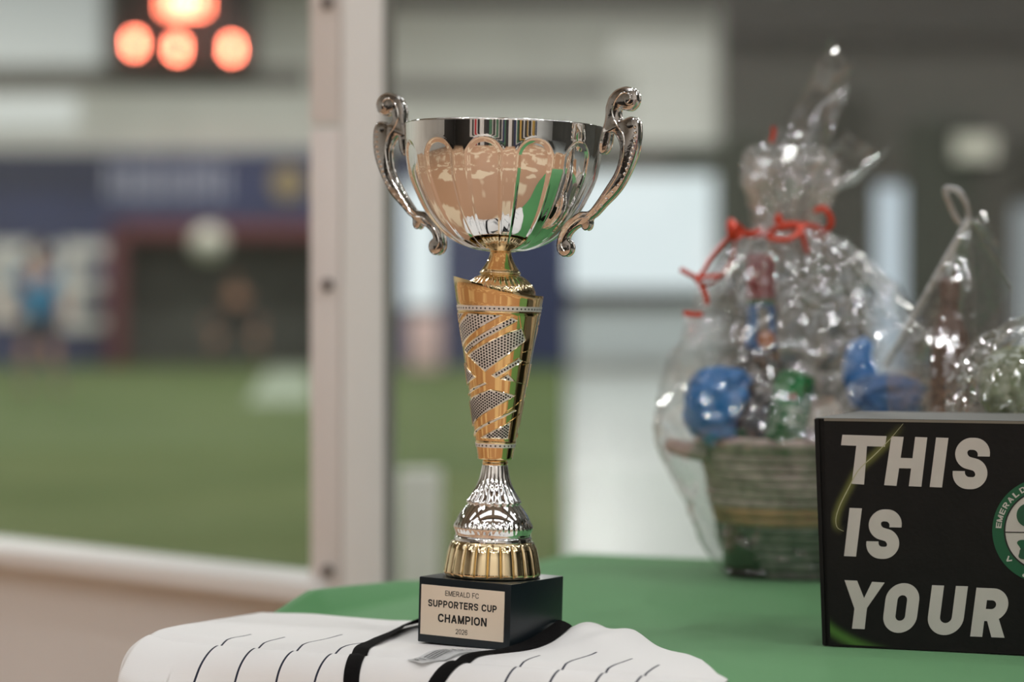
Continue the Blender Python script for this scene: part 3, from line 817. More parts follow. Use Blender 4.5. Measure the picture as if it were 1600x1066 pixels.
# engraved lines that run round the plain right-hand side
for (a, b) in (((A4(725, 15), A4(790, 30))), ((A4(655, 218), A4(760, 245))), ((A4(560, 520), A4(722, 395))), ((A4(600, 610), A4(700, 535))), ((A3(830, 612), A3(810, 480))), ((A3(840, 860), A3(930, 830))), ((A3(850, 985), A3(910, 970)))):
    rb = bmesh.new(); pa, pb = px_phi(*a), px_phi(*b)
    add_tube(rb, [cone_pt(pa + (pb - pa) * k / 12, a[1] + (b[1] - a[1]) * k / 12, .0002) for k in range(13)], .0004, 6); obj('chased_line', rb, M_gold2, stem)

# petal collar, neck and rosette under the bowl
def petal_fn(th, i, r, h):
    f = max(0, min(1, (r * PXM - 33) / 6)) * max(0, min(1, (56 - r * PXM) / 3))
    return (r, h + .0011 * f * abs(sin(th * 16)) - .0003)
cl = prof(dens([(470, 52), (462, 56), (457, 56.5), (452, 55), (446, 51), (440, 45), (434, 38), (430, 33), (428.5, 30.5), (427, 32), (424, 32), (422.5, 29)], 5))
obj('petal_collar', lathe(cl, 256, petal_fn), M_gold2, tro, 60)
nk = prof(dens([(423, 30), (421, 29), (416, 25.5), (409, 21.3), (401, 18), (393, 16.2), (388, 16)], 5))
obj('gold_neck', lathe(nk, 72), M_gold, tro, 60)
def ros_fn(th, i, r, h):
    f = max(0, (r * PXM - 22) / 16)
    return (r + .0016 * f * abs(sin(th * 5)) , h + .0018 * f * abs(sin(th * 5)) + .0004 * f * sin(th * 40))
rs = prof(dens([(394, 14), (393, 22), (390, 30), (386, 36), (380, 38.5), (374, 38.5), (370, 38), (369, 36), (374, 32)], 5))
obj('rosette', lathe(rs, 240, ros_fn), M_gold2, tro, 60)

# bowl
BXT = [(199, 155.3), (206, 155), (216, 154.6), (228, 154), (245, 152.5), (260, 150), (275, 147), (290, 141.5), (305, 134.5), (320, 127), (335, 118), (350, 106.5), (365, 92), (374, 80), (382, 65), (388, 48), (391, 36), (392.3, 24)]
outer = dens(BXT, 7)
NL = 12; LC = radians(-11)
arc = [0]
for a, b in zip(outer, outer[1:]): arc.append(arc[-1] + hypot(a[0] - b[0], a[1] - b[1]))
s_top = None
for (y, r), s in zip(outer, arc):
    if y >= 252 and s_top is None: s_top = s
nb_ = 432
bm = bmesh.new(); rows = []
for i, ((y, r), s) in enumerate(zip(outer, arc)):
    a, b = outer[max(i - 1, 0)], outer[min(i + 1, len(outer) - 1)]
    tr_, th_ = (b[1] - a[1]), -(b[0] - a[0]); L = hypot(tr_, th_); nr, nh = -th_ / L, tr_ / L     # outward normal (radial, up)
    row = []
    for k in range(nb_):
        th = 2 * pi * k / nb_; wa = th - radians(30) + pi / 2 - LC
        u = (wa * NL / (2 * pi) + .5) % 1 - .5                       # -.5..+.5 across one repeat
        lat = u * 2 * pi / NL; rr = min(r, 150)
        wl = .345 * (2 * pi / NL)
        ds = max(0, s_top - s) / (rr * wl)
        qn = sqrt((lat / wl) ** 2 + ds ** 2)
        amp = 5.0 * (min(1, r / 120)) * min(1, max(0, (391 - y) / 14))
        d = 0
        ss = lambda x: (lambda t_: t_ * t_ * (3 - 2 * t_))(max(0.0, min(1.0, x)))
        d = -amp * (.62 * ss((1.04 - qn) / .34) + .38 * ss((.58 - qn) / .40))
        d += .45 * amp / 4.6 * exp(-((qn - 1.08) / .07) ** 2)
        R = r + nr * d; H = (1002 - y) + nh * d
        row.append((R / PXM * cos(th), R / PXM * sin(th), H / PXM))
    rows.append(row)
rows = rows[::-1]
rim = [(155.2, 197.4), (154.6, 196.2), (153.6, 196.0), (152.8, 196.8)] 
inner = [(max(r - 2.6, 2), min(y, 389)) for y, r in outer[::4]]
for (r, y) in rim + inner + [(1, 389)]:
    rows.append([(r / PXM * cos(2 * pi * k / nb_), r / PXM * sin(2 * pi * k / nb_), hh(y)) for k in range(nb_)])
V = add_sheet(bm, rows, closed_u=True); bm.faces.new(V[0][::-1])
obj('bowl', bm, M_chrome, tro, 70)

# handles: outline traced on the right-hand one, in the plane of both
hc = [(340, 150), (350, 122), (375, 90), (410, 68), (450, 61), (485, 73), (504, 100), (508, 135), (497, 165), (473, 187), (446, 191), (422, 183), (420, 168), (405, 182), (399, 215), (406, 242), (425, 252), (450, 240), (475, 233),
      (500, 243), (513, 268), (517, 310), (512, 380), (500, 440), (475, 510), (442, 580), (410, 635), (370, 685), (320, 735), (270, 790), (240, 815), (236, 850), (226, 872), (208, 878), (195, 866), (188, 850), (150, 868), (118, 900), (106, 932),
      (125, 955), (131, 985), (121, 1013), (96, 1029), (68, 1019), (52, 990), (52, 950), (65, 900), (95, 850), (130, 815), (180, 780), (230, 775), (270, 730), (330, 640), (380, 560), (405, 490), (415, 420), (410, 380), (395, 345), (375, 321), (358, 319),
      (352, 345), (345, 390), (330, 425), (310, 441), (293, 430), (290, 400), (300, 350), (310, 310), (325, 260), (332, 215), (332, 178)]
def hpl(cx, cy):
    px, py = 860 + cx / 3.673, 120 + cy / 3.673
    xa = (xax(py) - 800) / PXM + 0.0
    k = (px - 800) / FPX
    rho = (k * TD - xa) / (.866 + .5 * k); D = TD - .5 * rho
    zr = at(px, py, D).z - BZ
    return Vector((rho, zr + sin(TILT) * .866 * rho, 0))
hout = catmull([hpl(*p) for p in hc], 4, closed=True)
spine = catmull([hpl(*p) for p in [(452, 150), (470, 130), (462, 100), (430, 92), (395, 120), (372, 170), (368, 215), (392, 275), (428, 330), (436, 400), (420, 490), (392, 570), (340, 655), (285, 735), (235, 800), (180, 815), (125, 855), (88, 905), (72, 960), (90, 1000)]], 6)
fin = [hpl(*p) for p in [(497, 290), (499, 320), (498, 350), (495, 380), (489, 410), (482, 440), (472, 470), (462, 500), (450, 530), (437, 560), (420, 595), (398, 628), (365, 668), (335, 705), (302, 742), (272, 775)]]
for sgn in (1, -1):
    def pos(p, z=0.0): return Vector((sgn * p.x, z, p.y))
    bm = bmesh.new(); th = .0074
    lo = [bm.verts.new(pos(p, -th / 2)) for p in hout]; hi = [bm.verts.new(pos(p, th / 2)) for p in hout]
    bm.faces.new(lo); bm.faces.new(hi[::-1]); m = len(hout)
    rim_e = []
    for i in range(m): bm.faces.new((lo[i], lo[(i + 1) % m], hi[(i + 1) % m], hi[i]))
    bmesh.ops.recalc_face_normals(bm, faces=bm.faces[:])
    bm.verts.ensure_lookup_table()
    es = [e for e in bm.edges if abs(e.verts[0].co.y - e.verts[1].co.y) < 1e-6]
    bmesh.ops.bevel(bm, geom=es, offset=.0011, segments=2, affect='EDGES', profile=.5, clamp_overlap=True)
    hd = obj('handle', bm, M_chrome2, tro, 50)
    for sd in (-1, 1):
        rb = bmesh.new(); add_tube(rb, [pos(p, sd * th * .46) for p in spine], .0009, 8); obj('ridge', rb, M_chrome2, hd)
        rb = bmesh.new(); add_tube(rb, [pos(p, sd * th * .46) for p in hout] + [pos(hout[0], sd * th * .46)], .0007, 6, cap=False); obj('border', rb, M_chrome, hd)
        bb = bmesh.new()
        for p in fin: bmesh.ops.create_icosphere(bb, subdivisions=1, radius=.0019, matrix=Matrix.Translation(pos(p, sd * th * .45)))
        stuff(obj('beading', bb, M_chrome, hd))
        for q, rr in (((464, 132), .0062), ((90, 986), .0052), ((470, 278), .005)):
            c = hpl(*q); sb_ = bmesh.new(); bmesh.ops.create_uvsphere(sb_, u_segments=20, v_segments=10, radius=rr, matrix=Matrix.Translation(pos(c, sd * th * .42)) @ Matrix.Diagonal((1, .16, 1, 1)))
            obj('boss', sb_, M_chrome2, hd)

# ---------------------------------------------------------------- jersey
btab = [(-.062, .15), (-.05, .185), (-.02, .20), (.02, .205), (.148, .222), (.25, .222), (.33, .20), (.375, .195), (.41, .175), (.47, .12), (.51, .079), (.545, .02), (.56, .004)]
def jersey_pt(t, k):
    """k 0..1 back edge -> front edge, 1..2 down the hanging front"""
    b = interp(btab, t); t_in = t
    wave = .55 * noise.noise(Vector((t * 9, 3.1, 0))) + .35 * noise.noise(Vector((t * 23, 8.2, 0)))
    lift = .0035
    if k <= 1:
        q = b * (1 - k)
        if t < 0: t = t * (.22 + .78 * min(1, q / .19))
        n = noise.noise(Vector((t * 11, q * 14, 5))) * .5 + noise.noise(Vector((t * 26, q * 25, 2))) * .25
        onb = exp(-(((t - .275) / .085) ** 4 + ((q - .135) / .085) ** 4))
        z = TZ + lift + (.0045 + .004 * n) * (1 - onb) * min(1, 6 * (1 - abs(2 * k - 1)) + .25)
        z += .013 * exp(-(((t - .352) / .022) ** 2 + ((q - .19) / .05) ** 2))
        z += .010 * exp(-(((t - .40) / .03) ** 2 + ((q - .15) / .06) ** 2))
        z += .006 * exp(-((t + .01) / .03) ** 2) * k
        over = max(0, -t)                         # past the left edge it sags
        z -= over * .55 + 9.0 * over * over
        # near the front edge the cloth rounds over
        e = max(0, 1 - q / .03); z -= .004 * e * e
        return tq(t, q, z)
    R = .02; s = (k - 1) * .34
    a = min(s / R, pi / 2); out = R * sin(a); drop = R * (1 - cos(a)) + max(0, s - R * pi / 2)
    if t < 0: t *= .22
    over = max(0, -t); z0 = TZ + lift + .0005 + .006 * exp(-((t + .01) / .03) ** 2) - over * .55 - 9.0 * over * over
    out += min(1, drop / .06) * (.011 * wave + .012) + .10 * drop + .040 * min(1, drop / .2) + .022 * exp(-((t_in - .02) / .045) ** 2) * min(1, drop / .03)
    return tq(t + (.10 * drop if t < .05 else (-.06 * drop if t > .5 else 0)), -out, z0 - drop)
bm = bmesh.new(); uvl = bm.loops.layers.uv.new('cloth')
T = [-.062 + .622 * i / 260 for i in range(261)]; K = [i / 60 for i in range(61)] + [1 + (i / 70) ** 1.4 for i in range(1, 71)]
V = [[bm.verts.new(jersey_pt(t, k)) for t in T] for k in K]
for i in range(len(K) - 1):
    for j in range(len(T) - 1):
        f = bm.faces.new((V[i][j], V[i + 1][j], V[i + 1][j + 1], V[i][j + 1]))
        for l, (a, b) in zip(f.loops, ((i, j), (i + 1, j), (i + 1, j + 1), (i, j + 1))):
            q = interp(btab, T[b]) * (1 - K[a]) if K[a] <= 1 else -(K[a] - 1) * .34
            l[uvl].uv = (T[b], q)
M_jer = bpy.data.materials.new('white_pinstripe_jersey'); M_jer.use_nodes = True
nt = M_jer.node_tree; pb = nt.nodes['Principled BSDF']; pb.inputs['Roughness'].default_value = .75; pb.inputs['Specular IOR Level'].default_value = .25
uvn = nt.nodes.new('ShaderNodeUVMap'); uvn.uv_map = 'cloth'; sp = nt.nodes.new('ShaderNodeSeparateXYZ'); nt.links.new(uvn.outputs[0], sp.inputs[0])
def MN(op, a, b=None, clamp=False):
    n = nt.nodes.new('ShaderNodeMath'); n.operation = op; n.use_clamp = clamp
    for i, x in enumerate((a, b)):
        if x is None: continue
        if isinstance(x, (int, float)): n.inputs[i].default_value = x
        else: nt.links.new(x, n.inputs[i])
    return n.outputs[0]
u, v = sp.outputs[0], sp.outputs[1]
acc = None
for tc_, lim in ((.074, .055), (.113, .05), (.153, .085), (.192, .09), (.372, .045), (.412, .075), (.452, .06), (.487, .035)):
    d = MN('ABSOLUTE', MN('SUBTRACT', u, tc_)); ln = MN('MULTIPLY', MN('LESS_THAN', d, .00105), MN('LESS_THAN', v, lim))
    acc = ln if acc is None else MN('MAXIMUM', acc, ln)
# rib of the knit and a raised side seam
mixc = nt.nodes.new('ShaderNodeMix'); mixc.data_type = 'RGBA'; mixc.inputs[6].default_value = (.80, .785, .765, 1); mixc.inputs[7].default_value = (.018, .022, .04, 1)
nt.links.new(acc, mixc.inputs[0]); nt.links.new(mixc.outputs[2], pb.inputs['Base Color'])
rib = MN('SINE', MN('MULTIPLY', v, 4200)); seam = MN('LESS_THAN', MN('ABSOLUTE', MN('SUBTRACT', u, .045)), .0009)
hgt_ = MN('ADD', MN('MULTIPLY', rib, .10), MN('MULTIPLY', seam, -1.5))
bp = nt.nodes.new('ShaderNodeBump'); bp.inputs['Strength'].default_value = .35; bp.inputs['Distance'].default_value = .0006
nt.links.new(hgt_, bp.inputs['Height']); nt.links.new(bp.outputs[0], pb.inputs['Normal'])
jer = obj('jersey', bm, M_jer, ang=180)
tag(jer, 'white pinstriped jersey with a black collar spread under the trophy', 'jersey')
# collar: a black rib band following the neckline, standing up along the block's right side
def jz(t, q):
    b = interp(btab, t); return jersey_pt(t, 1 - q / b) if q >= 0 else jersey_pt(t, 1 + (-q) / .34)
def band(name, path, wds, m, lifts):
    P = catmull([(*p, 0) for p in path], 8); N = len(P); bm = bmesh.new(); up = []; dn = []
    for i, p in enumerate(P):
        a, b = P[max(i - 1, 0)], P[min(i + 1, N - 1)]; d = Vector((b.x - a.x, b.y - a.y)).normalized(); nn = Vector((-d.y, d.x))
        f = i / (N - 1) * (len(wds) - 1); k = min(int(f), len(wds) - 2); wv = wds[k] + (wds[k + 1] - wds[k]) * (f - k); lv = lifts[k] + (lifts[k + 1] - lifts[k]) * (f - k)
        r = []
        for s in (-1, -.6, 0, .6, 1):
            x = jz(p.x + nn.x * wv * s / 2, p.y + nn.y * wv * s / 2); x = x + Vector((0, -.3 if p.y < .005 else 0, 1)) * (.0022 - .0012 * s * s)
            x.z += lv * (s + 1) / 2
            r.append(x)
        up.append(r)
    add_sheet(bm, up)
    bmesh.ops.solidify(bm, geom=bm.faces[:], thickness=.0012)
    return obj(name, bm, m, jer, 60)
band('collar', [(.185, .20), (.185, .155), (.190, .115), (.197, .075), (.205, .042), (.213, .015), (.222, -.012), (.232, -.045), (.244, -.085), (.26, -.14)], [.012, .015, .015, .015, .015], M_black_fab, [.012, .004, 0, 0, 0])
band('collar', [(.3375, .172), (.338, .155), (.3385, .138), (.338, .115), (.335, .085), (.331, .055), (.325, .03), (.318, .005), (.308, -.03), (.296, -.075), (.283, -.13)][::-1], [.015, .015, .015, .015, .014], M_black_fab, [0, 0, .001, .008, .012])
# size label inside the neck
lab = bmesh.new()
L0 = on_plane(643, 1027, .7555); L1 = on_plane(752, 1019, .7545); L2 = on_plane(750, 1037, .752)
ex = (L1 - L0); ex.z = 0; lw_ = ex.length; ex.normalize(); ey = Vector((-ex.y, ex.x, 0))
def labp(u, v, z=0):
    p = Vector((L0.x, L0.y, 0)) + ex * u * lw_ + ey * (v * .024 - .016); r = p - TC
    j = jz(r.dot(E1), max(.002, r.dot(E2))); return Vector((p.x, p.y, j.z + .0026 + z + .001 * sin(u * 5)))
add_sheet(lab, [[labp(i / 12, j / 4) for i in range(13)] for j in range(5)]); bmesh.ops.solidify(lab, geom=lab.faces[:], thickness=.0004)
lo_ = obj('size_label', lab, M_paper, jer, smooth=False)
bb = bmesh.new(); rnd = random.Random(3)
def bar(u0, u1, v0, v1): add_sheet(bb, [[labp(u0 + (u1 - u0) * i / 8, v, .0007) for i in range(9)] for v in (v0, v1)])
for k in range(4): bar(.20, .52, .36 + .13 * k, .36 + .13 * k + .04)
for u0, u1, v0, v1 in ((.05, .07, .45, .75), (.13, .145, .35, .8), (.58, .60, .45, .75), (.66, .675, .35, .8), (.72, .73, .5, .75), (.79, .805, .35, .8)): bar(u0, u1, v0, v1)
stuff(obj('barcode', bb, mat('grey_ink', (.12, .12, .12, 1), .9, spec=.03), jer, smooth=False))

# ---------------------------------------------------------------- black printed carton
XY = radians(-20); BE = Vector((cos(XY), sin(XY), 0)); BN = Vector((-sin(XY), cos(XY), 0))
bl = on_plane(1285.5, 1009, TZ + .001); BO = Vector((bl.x, bl.y, TZ + .001))
BXH = at(1288, 654.7, BO.y + .003).z - BO.z
BXW, BXD = .345, .165
carton = thing('printed_carton', 'black carton with large white words and a round green club badge', 'box', BO, XY)
x_t = -((BO.x - at(1271.7, 653.5, BO.y).x))     # the carton's shoulder stands a little wider than its foot
def carton_pt(u, v, d):                          # local: u along front, v up, d depth ; slight flare to the left at the top
    return Vector((u + (x_t * .94) * (v / BXH) * max(0, 1 - u / .06) * (1 if d < .08 else .4), d, v))
bm = bmesh.new()
g = [[[bm.verts.new(carton_pt(u, v, d)) for u in (0, .003, .0065, .02, .06, BXW)] for v in (0, .003, BXH - .003, BXH)] for d in (.0015, BXD)]
nv, nu = 4, 6
for d in (0, 1):
    for j in range(nv - 1):
        for i in range(nu - 1): bm.faces.new((g[d][j][i], g[d][j][i + 1], g[d][j + 1][i + 1], g[d][j + 1][i]))
for j in range(nv - 1):
    for i in (0, nu - 1): bm.faces.new((g[0][j][i], g[0][j + 1][i], g[1][j + 1][i], g[1][j][i]))
for i in range(nu - 1):
    for j in (0, nv - 1): bm.faces.new((g[0][j][i], g[0][j][i + 1], g[1][j][i + 1], g[1][j][i]))
bmesh.ops.recalc_face_normals(bm, faces=bm.faces[:])
obj('body', bm, M_box, carton, smooth=False)
def slab_uv(name, poly, d0, d1, m, parent=carton):
    bm = bmesh.new(); a = [bm.verts.new(carton_pt(u, v, d0)) for u, v in poly]; b = [bm.verts.new(carton_pt(u, v, d1)) for u, v in poly]; n = len(poly)
    bm.faces.new(a); bm.faces.new(b[::-1])
    for i in range(n): bm.faces.new((a[i], a[(i + 1) % n], b[(i + 1) % n], b[i]))
    bmesh.ops.recalc_face_normals(bm, faces=bm.faces[:]); return obj(name, bm, m, parent, smooth=False)
slab_uv('side_flap', [(0, .001), (.0032, .001), (.0036, BXH - .0006), (0, BXH)], -.0012, .01, M_box)
FU = .0062
lid = slab_uv('lid', [(FU, .0005), (BXW, .0005), (BXW, BXH - .001), (.012, BXH - .001), (FU + .002, BXH - .001)], -.0016, .012, M_box)
slab_uv('top_panel', [(.001, BXH), (BXW, BXH), (BXW, BXH + .001), (.001, BXH + .001)], -.0005, BXD, M_boxtop)
slab_uv('top_edge', [(.008, BXH - .0016), (BXW, BXH - .0016), (BXW, BXH + .0006), (.008, BXH + .0006)], -.0019, -.0004, mat('worn_board_edge', srgb(120, 112, 100), .7))
def fuv(px, py):
    """photo pixel of the print -> (u, v) on the lid"""
    X = (px - 800) / FPX; Y = (533 - py) / FPX
    d = Vector((X, cos(PITCH) + Y * sin(PITCH), -sin(PITCH) + Y * cos(PITCH)))
    o = Vector((0, 0, CAMZ)); t = (BO - o).dot(BN) / d.dot(BN); p = o + d * t
    return ((p - BO).dot(BE), p.z - BO.z)
def c6(x, y): return fuv(1250 + x / 2.391, 620 + y / 2.391)
def print_poly(name, polys, m, d=-.0019):
    bm = bmesh.new()
    for k, poly in enumerate(polys): bm.faces.new([bm.verts.new((u, d - .000004 * k, v)) for u, v in poly])
    bmesh.ops.recalc_face_normals(bm, faces=bm.faces[:]); 
    for f in bm.faces:
        if f.normal.y > 0: f.normal_flip()
    return obj(name, bm, m, lid, smooth=False)
SH = 24 / 186.0
def letter_strokes(x0, y0, x1, y1, kind, slope):
    """crop-6 pixel box of the letter (baseline slant 'slope' px per px), italic shear removed for drawing"""
    H = y1 - y0; W = (x1 - x0) - SH * H; wd = 45.0; h = wd / 2
    def S_(x, y): xx = x0 + x + SH * (H - y); return c6(xx, y0 + y + slope * (xx - x0))
    polys = []
    def draw(pts, rad, closed=False):
        for qd in stroke(fillet(pts, rad, 9, closed), wd, closed): polys.append([S_(*p) for p in qd])
    if kind == 'S':
        draw([(W - h, H * .36), (W - h, h), (h, h), (h, H * .45), (W - h, H * .56), (W - h, H - h), (h, H - h), (h, H * .65)], [0, 46, 46, 44, 44, 46, 46, 0])
    elif kind == 'O': draw([(h, h), (h, H - h), (W - h, H - h), (W - h, h)], 52, True)
    elif kind == 'U': draw([(h, 0), (h, H - h), (W - h, H - h), (W - h, 0)], [0, 52, 52, 0])
    elif kind == 'R':
        draw([(h, H), (h, 0)], 0); draw([(wd * .9, h), (W - h, h), (W - h, H * .55 ), (wd * .9, H * .55)], [0, 44, 44, 0])
        polys.append([S_(*p) for p in [(W * .40, H * .60), (W * .40 + wd * 1.02, H * .60), (W + 2, H), (W - wd - 2, H)]])
    return polys
P6 = lambda pts: [c6(*p) for p in pts]
print_poly('letter', [P6([(160, 142), (325, 147), (319, 187), (155, 181)]), P6([(212, 183), (252, 184.5), (241, 328), (195, 325)])], M_print)
print_poly('letter', [P6([(343, 148), (389, 150), (362, 333), (316, 330)]), P6([(432, 150), (477, 152), (455, 336), (408, 334)]), P6([(377, 228), (424, 230), (419, 268), (371, 267)])], M_print)
print_poly('letter', [P6([(510, 152), (556, 154), (532, 339), (486, 337)])], M_print)
print_poly('letter', letter_strokes(564, 152, 719, 344, 'S', .016), M_print)
print_poly('letter', [P6([(187, 415), (233, 417), (211, 597), (166, 595)])], M_print)
print_poly('letter', letter_strokes(242, 419, 389, 604, 'S', .02), M_print)
print_poly('letter', [P6([(168, 685), (215, 687), (241, 752), (271, 691), (318, 694), (252, 789), (205, 791)]), P6([(205, 791), (252, 789), (243, 868), (196, 866)])], M_print)
print_poly('letter', letter_strokes(305, 694, 455, 880, 'O', .025), M_print)
print_poly('letter', letter_strokes(471, 703, 629, 888, 'U', .03), M_print)
print_poly('letter', letter_strokes(637, 712, 787, 895, 'R', .04), M_print)

# printed streaks of light: a yellow-green line with its printed halo
def streak(name, px_path, half, core, col):
    P = catmull([(*fuv(*p), 0) for p in px_path], 8); bm = bmesh.new(); rows = []; cl_ = bm.verts.layers.float_color.new('print')
    N = len(P)
    for i, p in enumerate(P):
        a, b = P[max(i - 1, 0)], P[min(i + 1, N - 1)]; d = (b - a).normalized(); n = Vector((-d.y, d.x, 0)); e = min(1, min(i, N - 1 - i) / (N * .22)); r = []
        for k in range(-6, 7):
            s = k / 6; q = p + n * half * s; v = bm.verts.new((min(max(q.x, FU + .001), BXW), -.00175, min(max(q.y, .002), BXH - .003))); g_ = max(0, exp(-(s / .40) ** 2) * 1.0 - .002 - .05 * abs(s)) * e if abs(k) < 6 else 0
            v[cl_] = (g_, g_, g_, 1); r.append(v)
        rows.append(r)
    for i in range(N - 1):
        for k in range(12):
            try: bm.faces.new((rows[i][k], rows[i][k + 1], rows[i + 1][k + 1], rows[i + 1][k]))
            except ValueError: pass
    m = bpy.data.materials.new(name + '_print'); m.use_nodes = True; t_ = m.node_tree; b_ = t_.nodes['Principled BSDF']; b_.inputs['Roughness'].default_value = .6; b_.inputs['Specular IOR Level'].default_value = .22
    at_ = t_.nodes.new('ShaderNodeVertexColor'); at_.layer_name = 'print'; mx = t_.nodes.new('ShaderNodeMix'); mx.data_type = 'RGBA'
    mx.inputs[6].default_value = (.0068, .0056, .0053, 1); mx.inputs[7].default_value = col; t_.links.new(at_.outputs[0], mx.inputs[0]); t_.links.new(mx.outputs[2], b_.inputs['Base Color'])
    obj(name, bm, m, lid, smooth=False)
    if core:
        bm = bmesh.new(); rr = []
        for i, p in enumerate(P):
            a, b = P[max(i - 1, 0)], P[min(i + 1, N - 1)]; d = (b - a).normalized(); n = Vector((-d.y, d.x, 0)); wd = core * (.35 + .65 * min(1, min(i, N - 1 - i) / (N * .3)))
            rr.append([(p.x + n.x * wd, -.0021, p.y + n.y * wd), (p.x - n.x * wd, -.0021, p.y - n.y * wd)])
        add_sheet(bm, rr); obj('streak_core', bm, mat('pale_streak', (.42, .40, .24, 1), .55), lid, smooth=False)
streak('streak', [(1412, 662), (1396, 681), (1384, 694), (1366, 712), (1342, 735), (1326, 764), (1313, 790), (1307, 810), (1309, 824), (1319, 830)], .0095, .00042, (.13, .13, .04, 1))
streak('streak', [(1280, 962), (1300, 984), (1330, 1002), (1365, 1016), (1395, 1022)], .012, 0, (.07, .16, .03, 1))

# badge
R0, R1 = 81.9, 62.6; bcx, bcy = 1632.9, 829.0
def bp_(a, r): return fuv(bcx + r * cos(a), bcy - r * sin(a))
def ringpoly(r0, r1, n=72): return [[bp_(2 * pi * k / n, r0), bp_(2 * pi * (k + 1) / n, r0), bp_(2 * pi * (k + 1) / n, r1), bp_(2 * pi * k / n, r1)] for k in range(n)]
print_poly('badge_ring', ringpoly(R0, R1), M_bgreen, -.0019)
print_poly('badge_outline', ringpoly(R1 + 1.2, R1 - 1.2), M_ink, -.0021)
print_poly('badge_field', [[bp_(2 * pi * k / 72, R1) for k in range(72)]], M_print, -.0019)
print_poly('badge_line', [[fuv(1570, 830.6), fuv(1696, 832.5), fuv(1696, 834.2), fuv(1570, 832.2)]], M_ink, -.0022)
for ch, a in zip('EMERALD', (173.5, 165, 155.8, 147, 138, 128.5, 118.5)):
    bm = text_bm(ch, 8.6 if ch != 'M' else 10.5, 8.8, .2); ar = radians(a)
    for v in bm.verts:
        lx, ly = v.co.x, v.co.y                    # upright at the top of the ring: rotate by a-90
        rr = (R0 + R1) / 2 + ly; aa = ar - lx / ((R0 + R1) / 2)
        uu, vv = bp_(aa, rr); v.co = Vector((uu, -.0023, vv))
    bm.normal_update()
    for f in bm.faces:
        if f.normal.y > 0: f.normal_flip()
    obj('badge_letter', bm, M_print, lid, smooth=False)
print_poly('badge_mark', [[fuv(*p) for p in q] for q in ([(1573, 876), (1576, 868), (1578, 869), (1576, 876)], [(1573, 876), (1582, 874), (1582, 876.5), (1574, 877.5)])], M_print, -.0023)
print_poly('badge_dot', [[fuv(1600.5 + 2.6 * cos(k * pi / 8), 899 - 2.6 * sin(k * pi / 8)) for k in range(16)]], M_print, -.0023)
def blob(cx, cy, rx, ry, wob, n, ph): return [fuv(cx + rx * (1 + wob * sin(n * k * pi / 20 + ph)) * cos(k * pi / 20), cy - ry * (1 + wob * sin(n * k * pi / 20 + ph)) * sin(k * pi / 20)) for k in range(40)]
print_poly('badge_ball', [blob(1606, 805, 17, 18, 0, 1, 0)], M_bgreen2, -.0022)
for k in range(3):
    print_poly('badge_ball_stripe', stroke([Vector(fuv(1590 + 2 * k + 30 * s / 8, 803 + 6 * k - 9 * sin(pi * s / 8))) for s in range(9)], .0006), M_bgreen, -.0024)
print_poly('badge_leaf', [blob(1604, 851, 14, 8, .16, 3, .5)], M_bgreen, -.0022)
print_poly('badge_leaf', [blob(1605, 865, 14, 8.5, .16, 3, 2.0)], M_bgreen2, -.0023)
# ---------------------------------------------------------------- gift baskets
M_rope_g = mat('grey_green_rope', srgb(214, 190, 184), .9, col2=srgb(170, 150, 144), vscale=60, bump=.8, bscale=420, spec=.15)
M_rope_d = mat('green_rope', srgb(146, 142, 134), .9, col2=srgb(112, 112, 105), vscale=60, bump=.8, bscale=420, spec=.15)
M_rope_t = mat('tan_rope', srgb(205, 160, 120), .9, col2=srgb(165, 135, 105), vscale=40, bump=.8, bscale=420, spec=.15)
def torus_bm(R, r, z, n=72, m=8, wob=0, ph=0):
    bm = bmesh.new(); rows = []
    for i in range(n):
        a = 2 * pi * i / n; RR = R + wob * sin(3 * a + ph); zz = z + wob * .6 * sin(2 * a + ph)
        rows.append([((RR + r * cos(2 * pi * k / m)) * cos(a), (RR + r * cos(2 * pi * k / m)) * sin(a), zz + r * sin(2 * pi * k / m)) for k in range(m)])
    add_sheet(bm, rows, closed_u=True, closed_v=True); bmesh.ops.recalc_face_normals(bm, faces=bm.faces[:]); return bm
def basket(label, loc, rb, rt, h, n, tan, rotz=0, ears=True):
    t = thing('gift_basket', label, 'basket', loc, rotz, 'wrapped gift baskets')
    w_ = obj('woven_body', lathe([(.004, .001), (rb * .98, .001), (rb * .985, .004), (.004, .004)], 48, caps=(False, False)), M_rope_d, t)
    p = h / n
    for i in range(n):
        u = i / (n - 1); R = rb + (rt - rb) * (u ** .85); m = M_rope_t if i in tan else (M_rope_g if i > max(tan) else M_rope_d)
        obj('rope_coil', torus_bm(R, p * .57, p * (i + .5), wob=.0012, ph=i * 1.3), m, w_)
    obj('rope_coil', torus_bm(rt + .002, p * .72, h + p * .1, wob=.0015), M_rope_g, w_)
    if ears:
        for sx in (-1, 1):
            bm = bmesh.new(); pts = catmull([(sx * (rt - .002), -.045, h - .012), (sx * (rt + .022), -.035, h - .008), (sx * (rt + .036), 0, h - .004), (sx * (rt + .022), .035, h - .008), (sx * (rt - .002), .045, h - .012)], 6)
            add_tube(bm, pts, .0085, 10); obj('ear_handle', bm, M_rope_g, t)
    return t
def crumple(p, s, amp):
    a = noise.noise(p * s); b = noise.noise(p * s * 2.3 + Vector((7, 3, 1))); c = noise.noise(p * s * 5.1 + Vector((1, 9, 4)))
    return amp * ((1 - 2 * abs(a)) * .7 + (1 - 2 * abs(b)) * .38 + (1 - 2 * abs(c)) * .22 - .45)
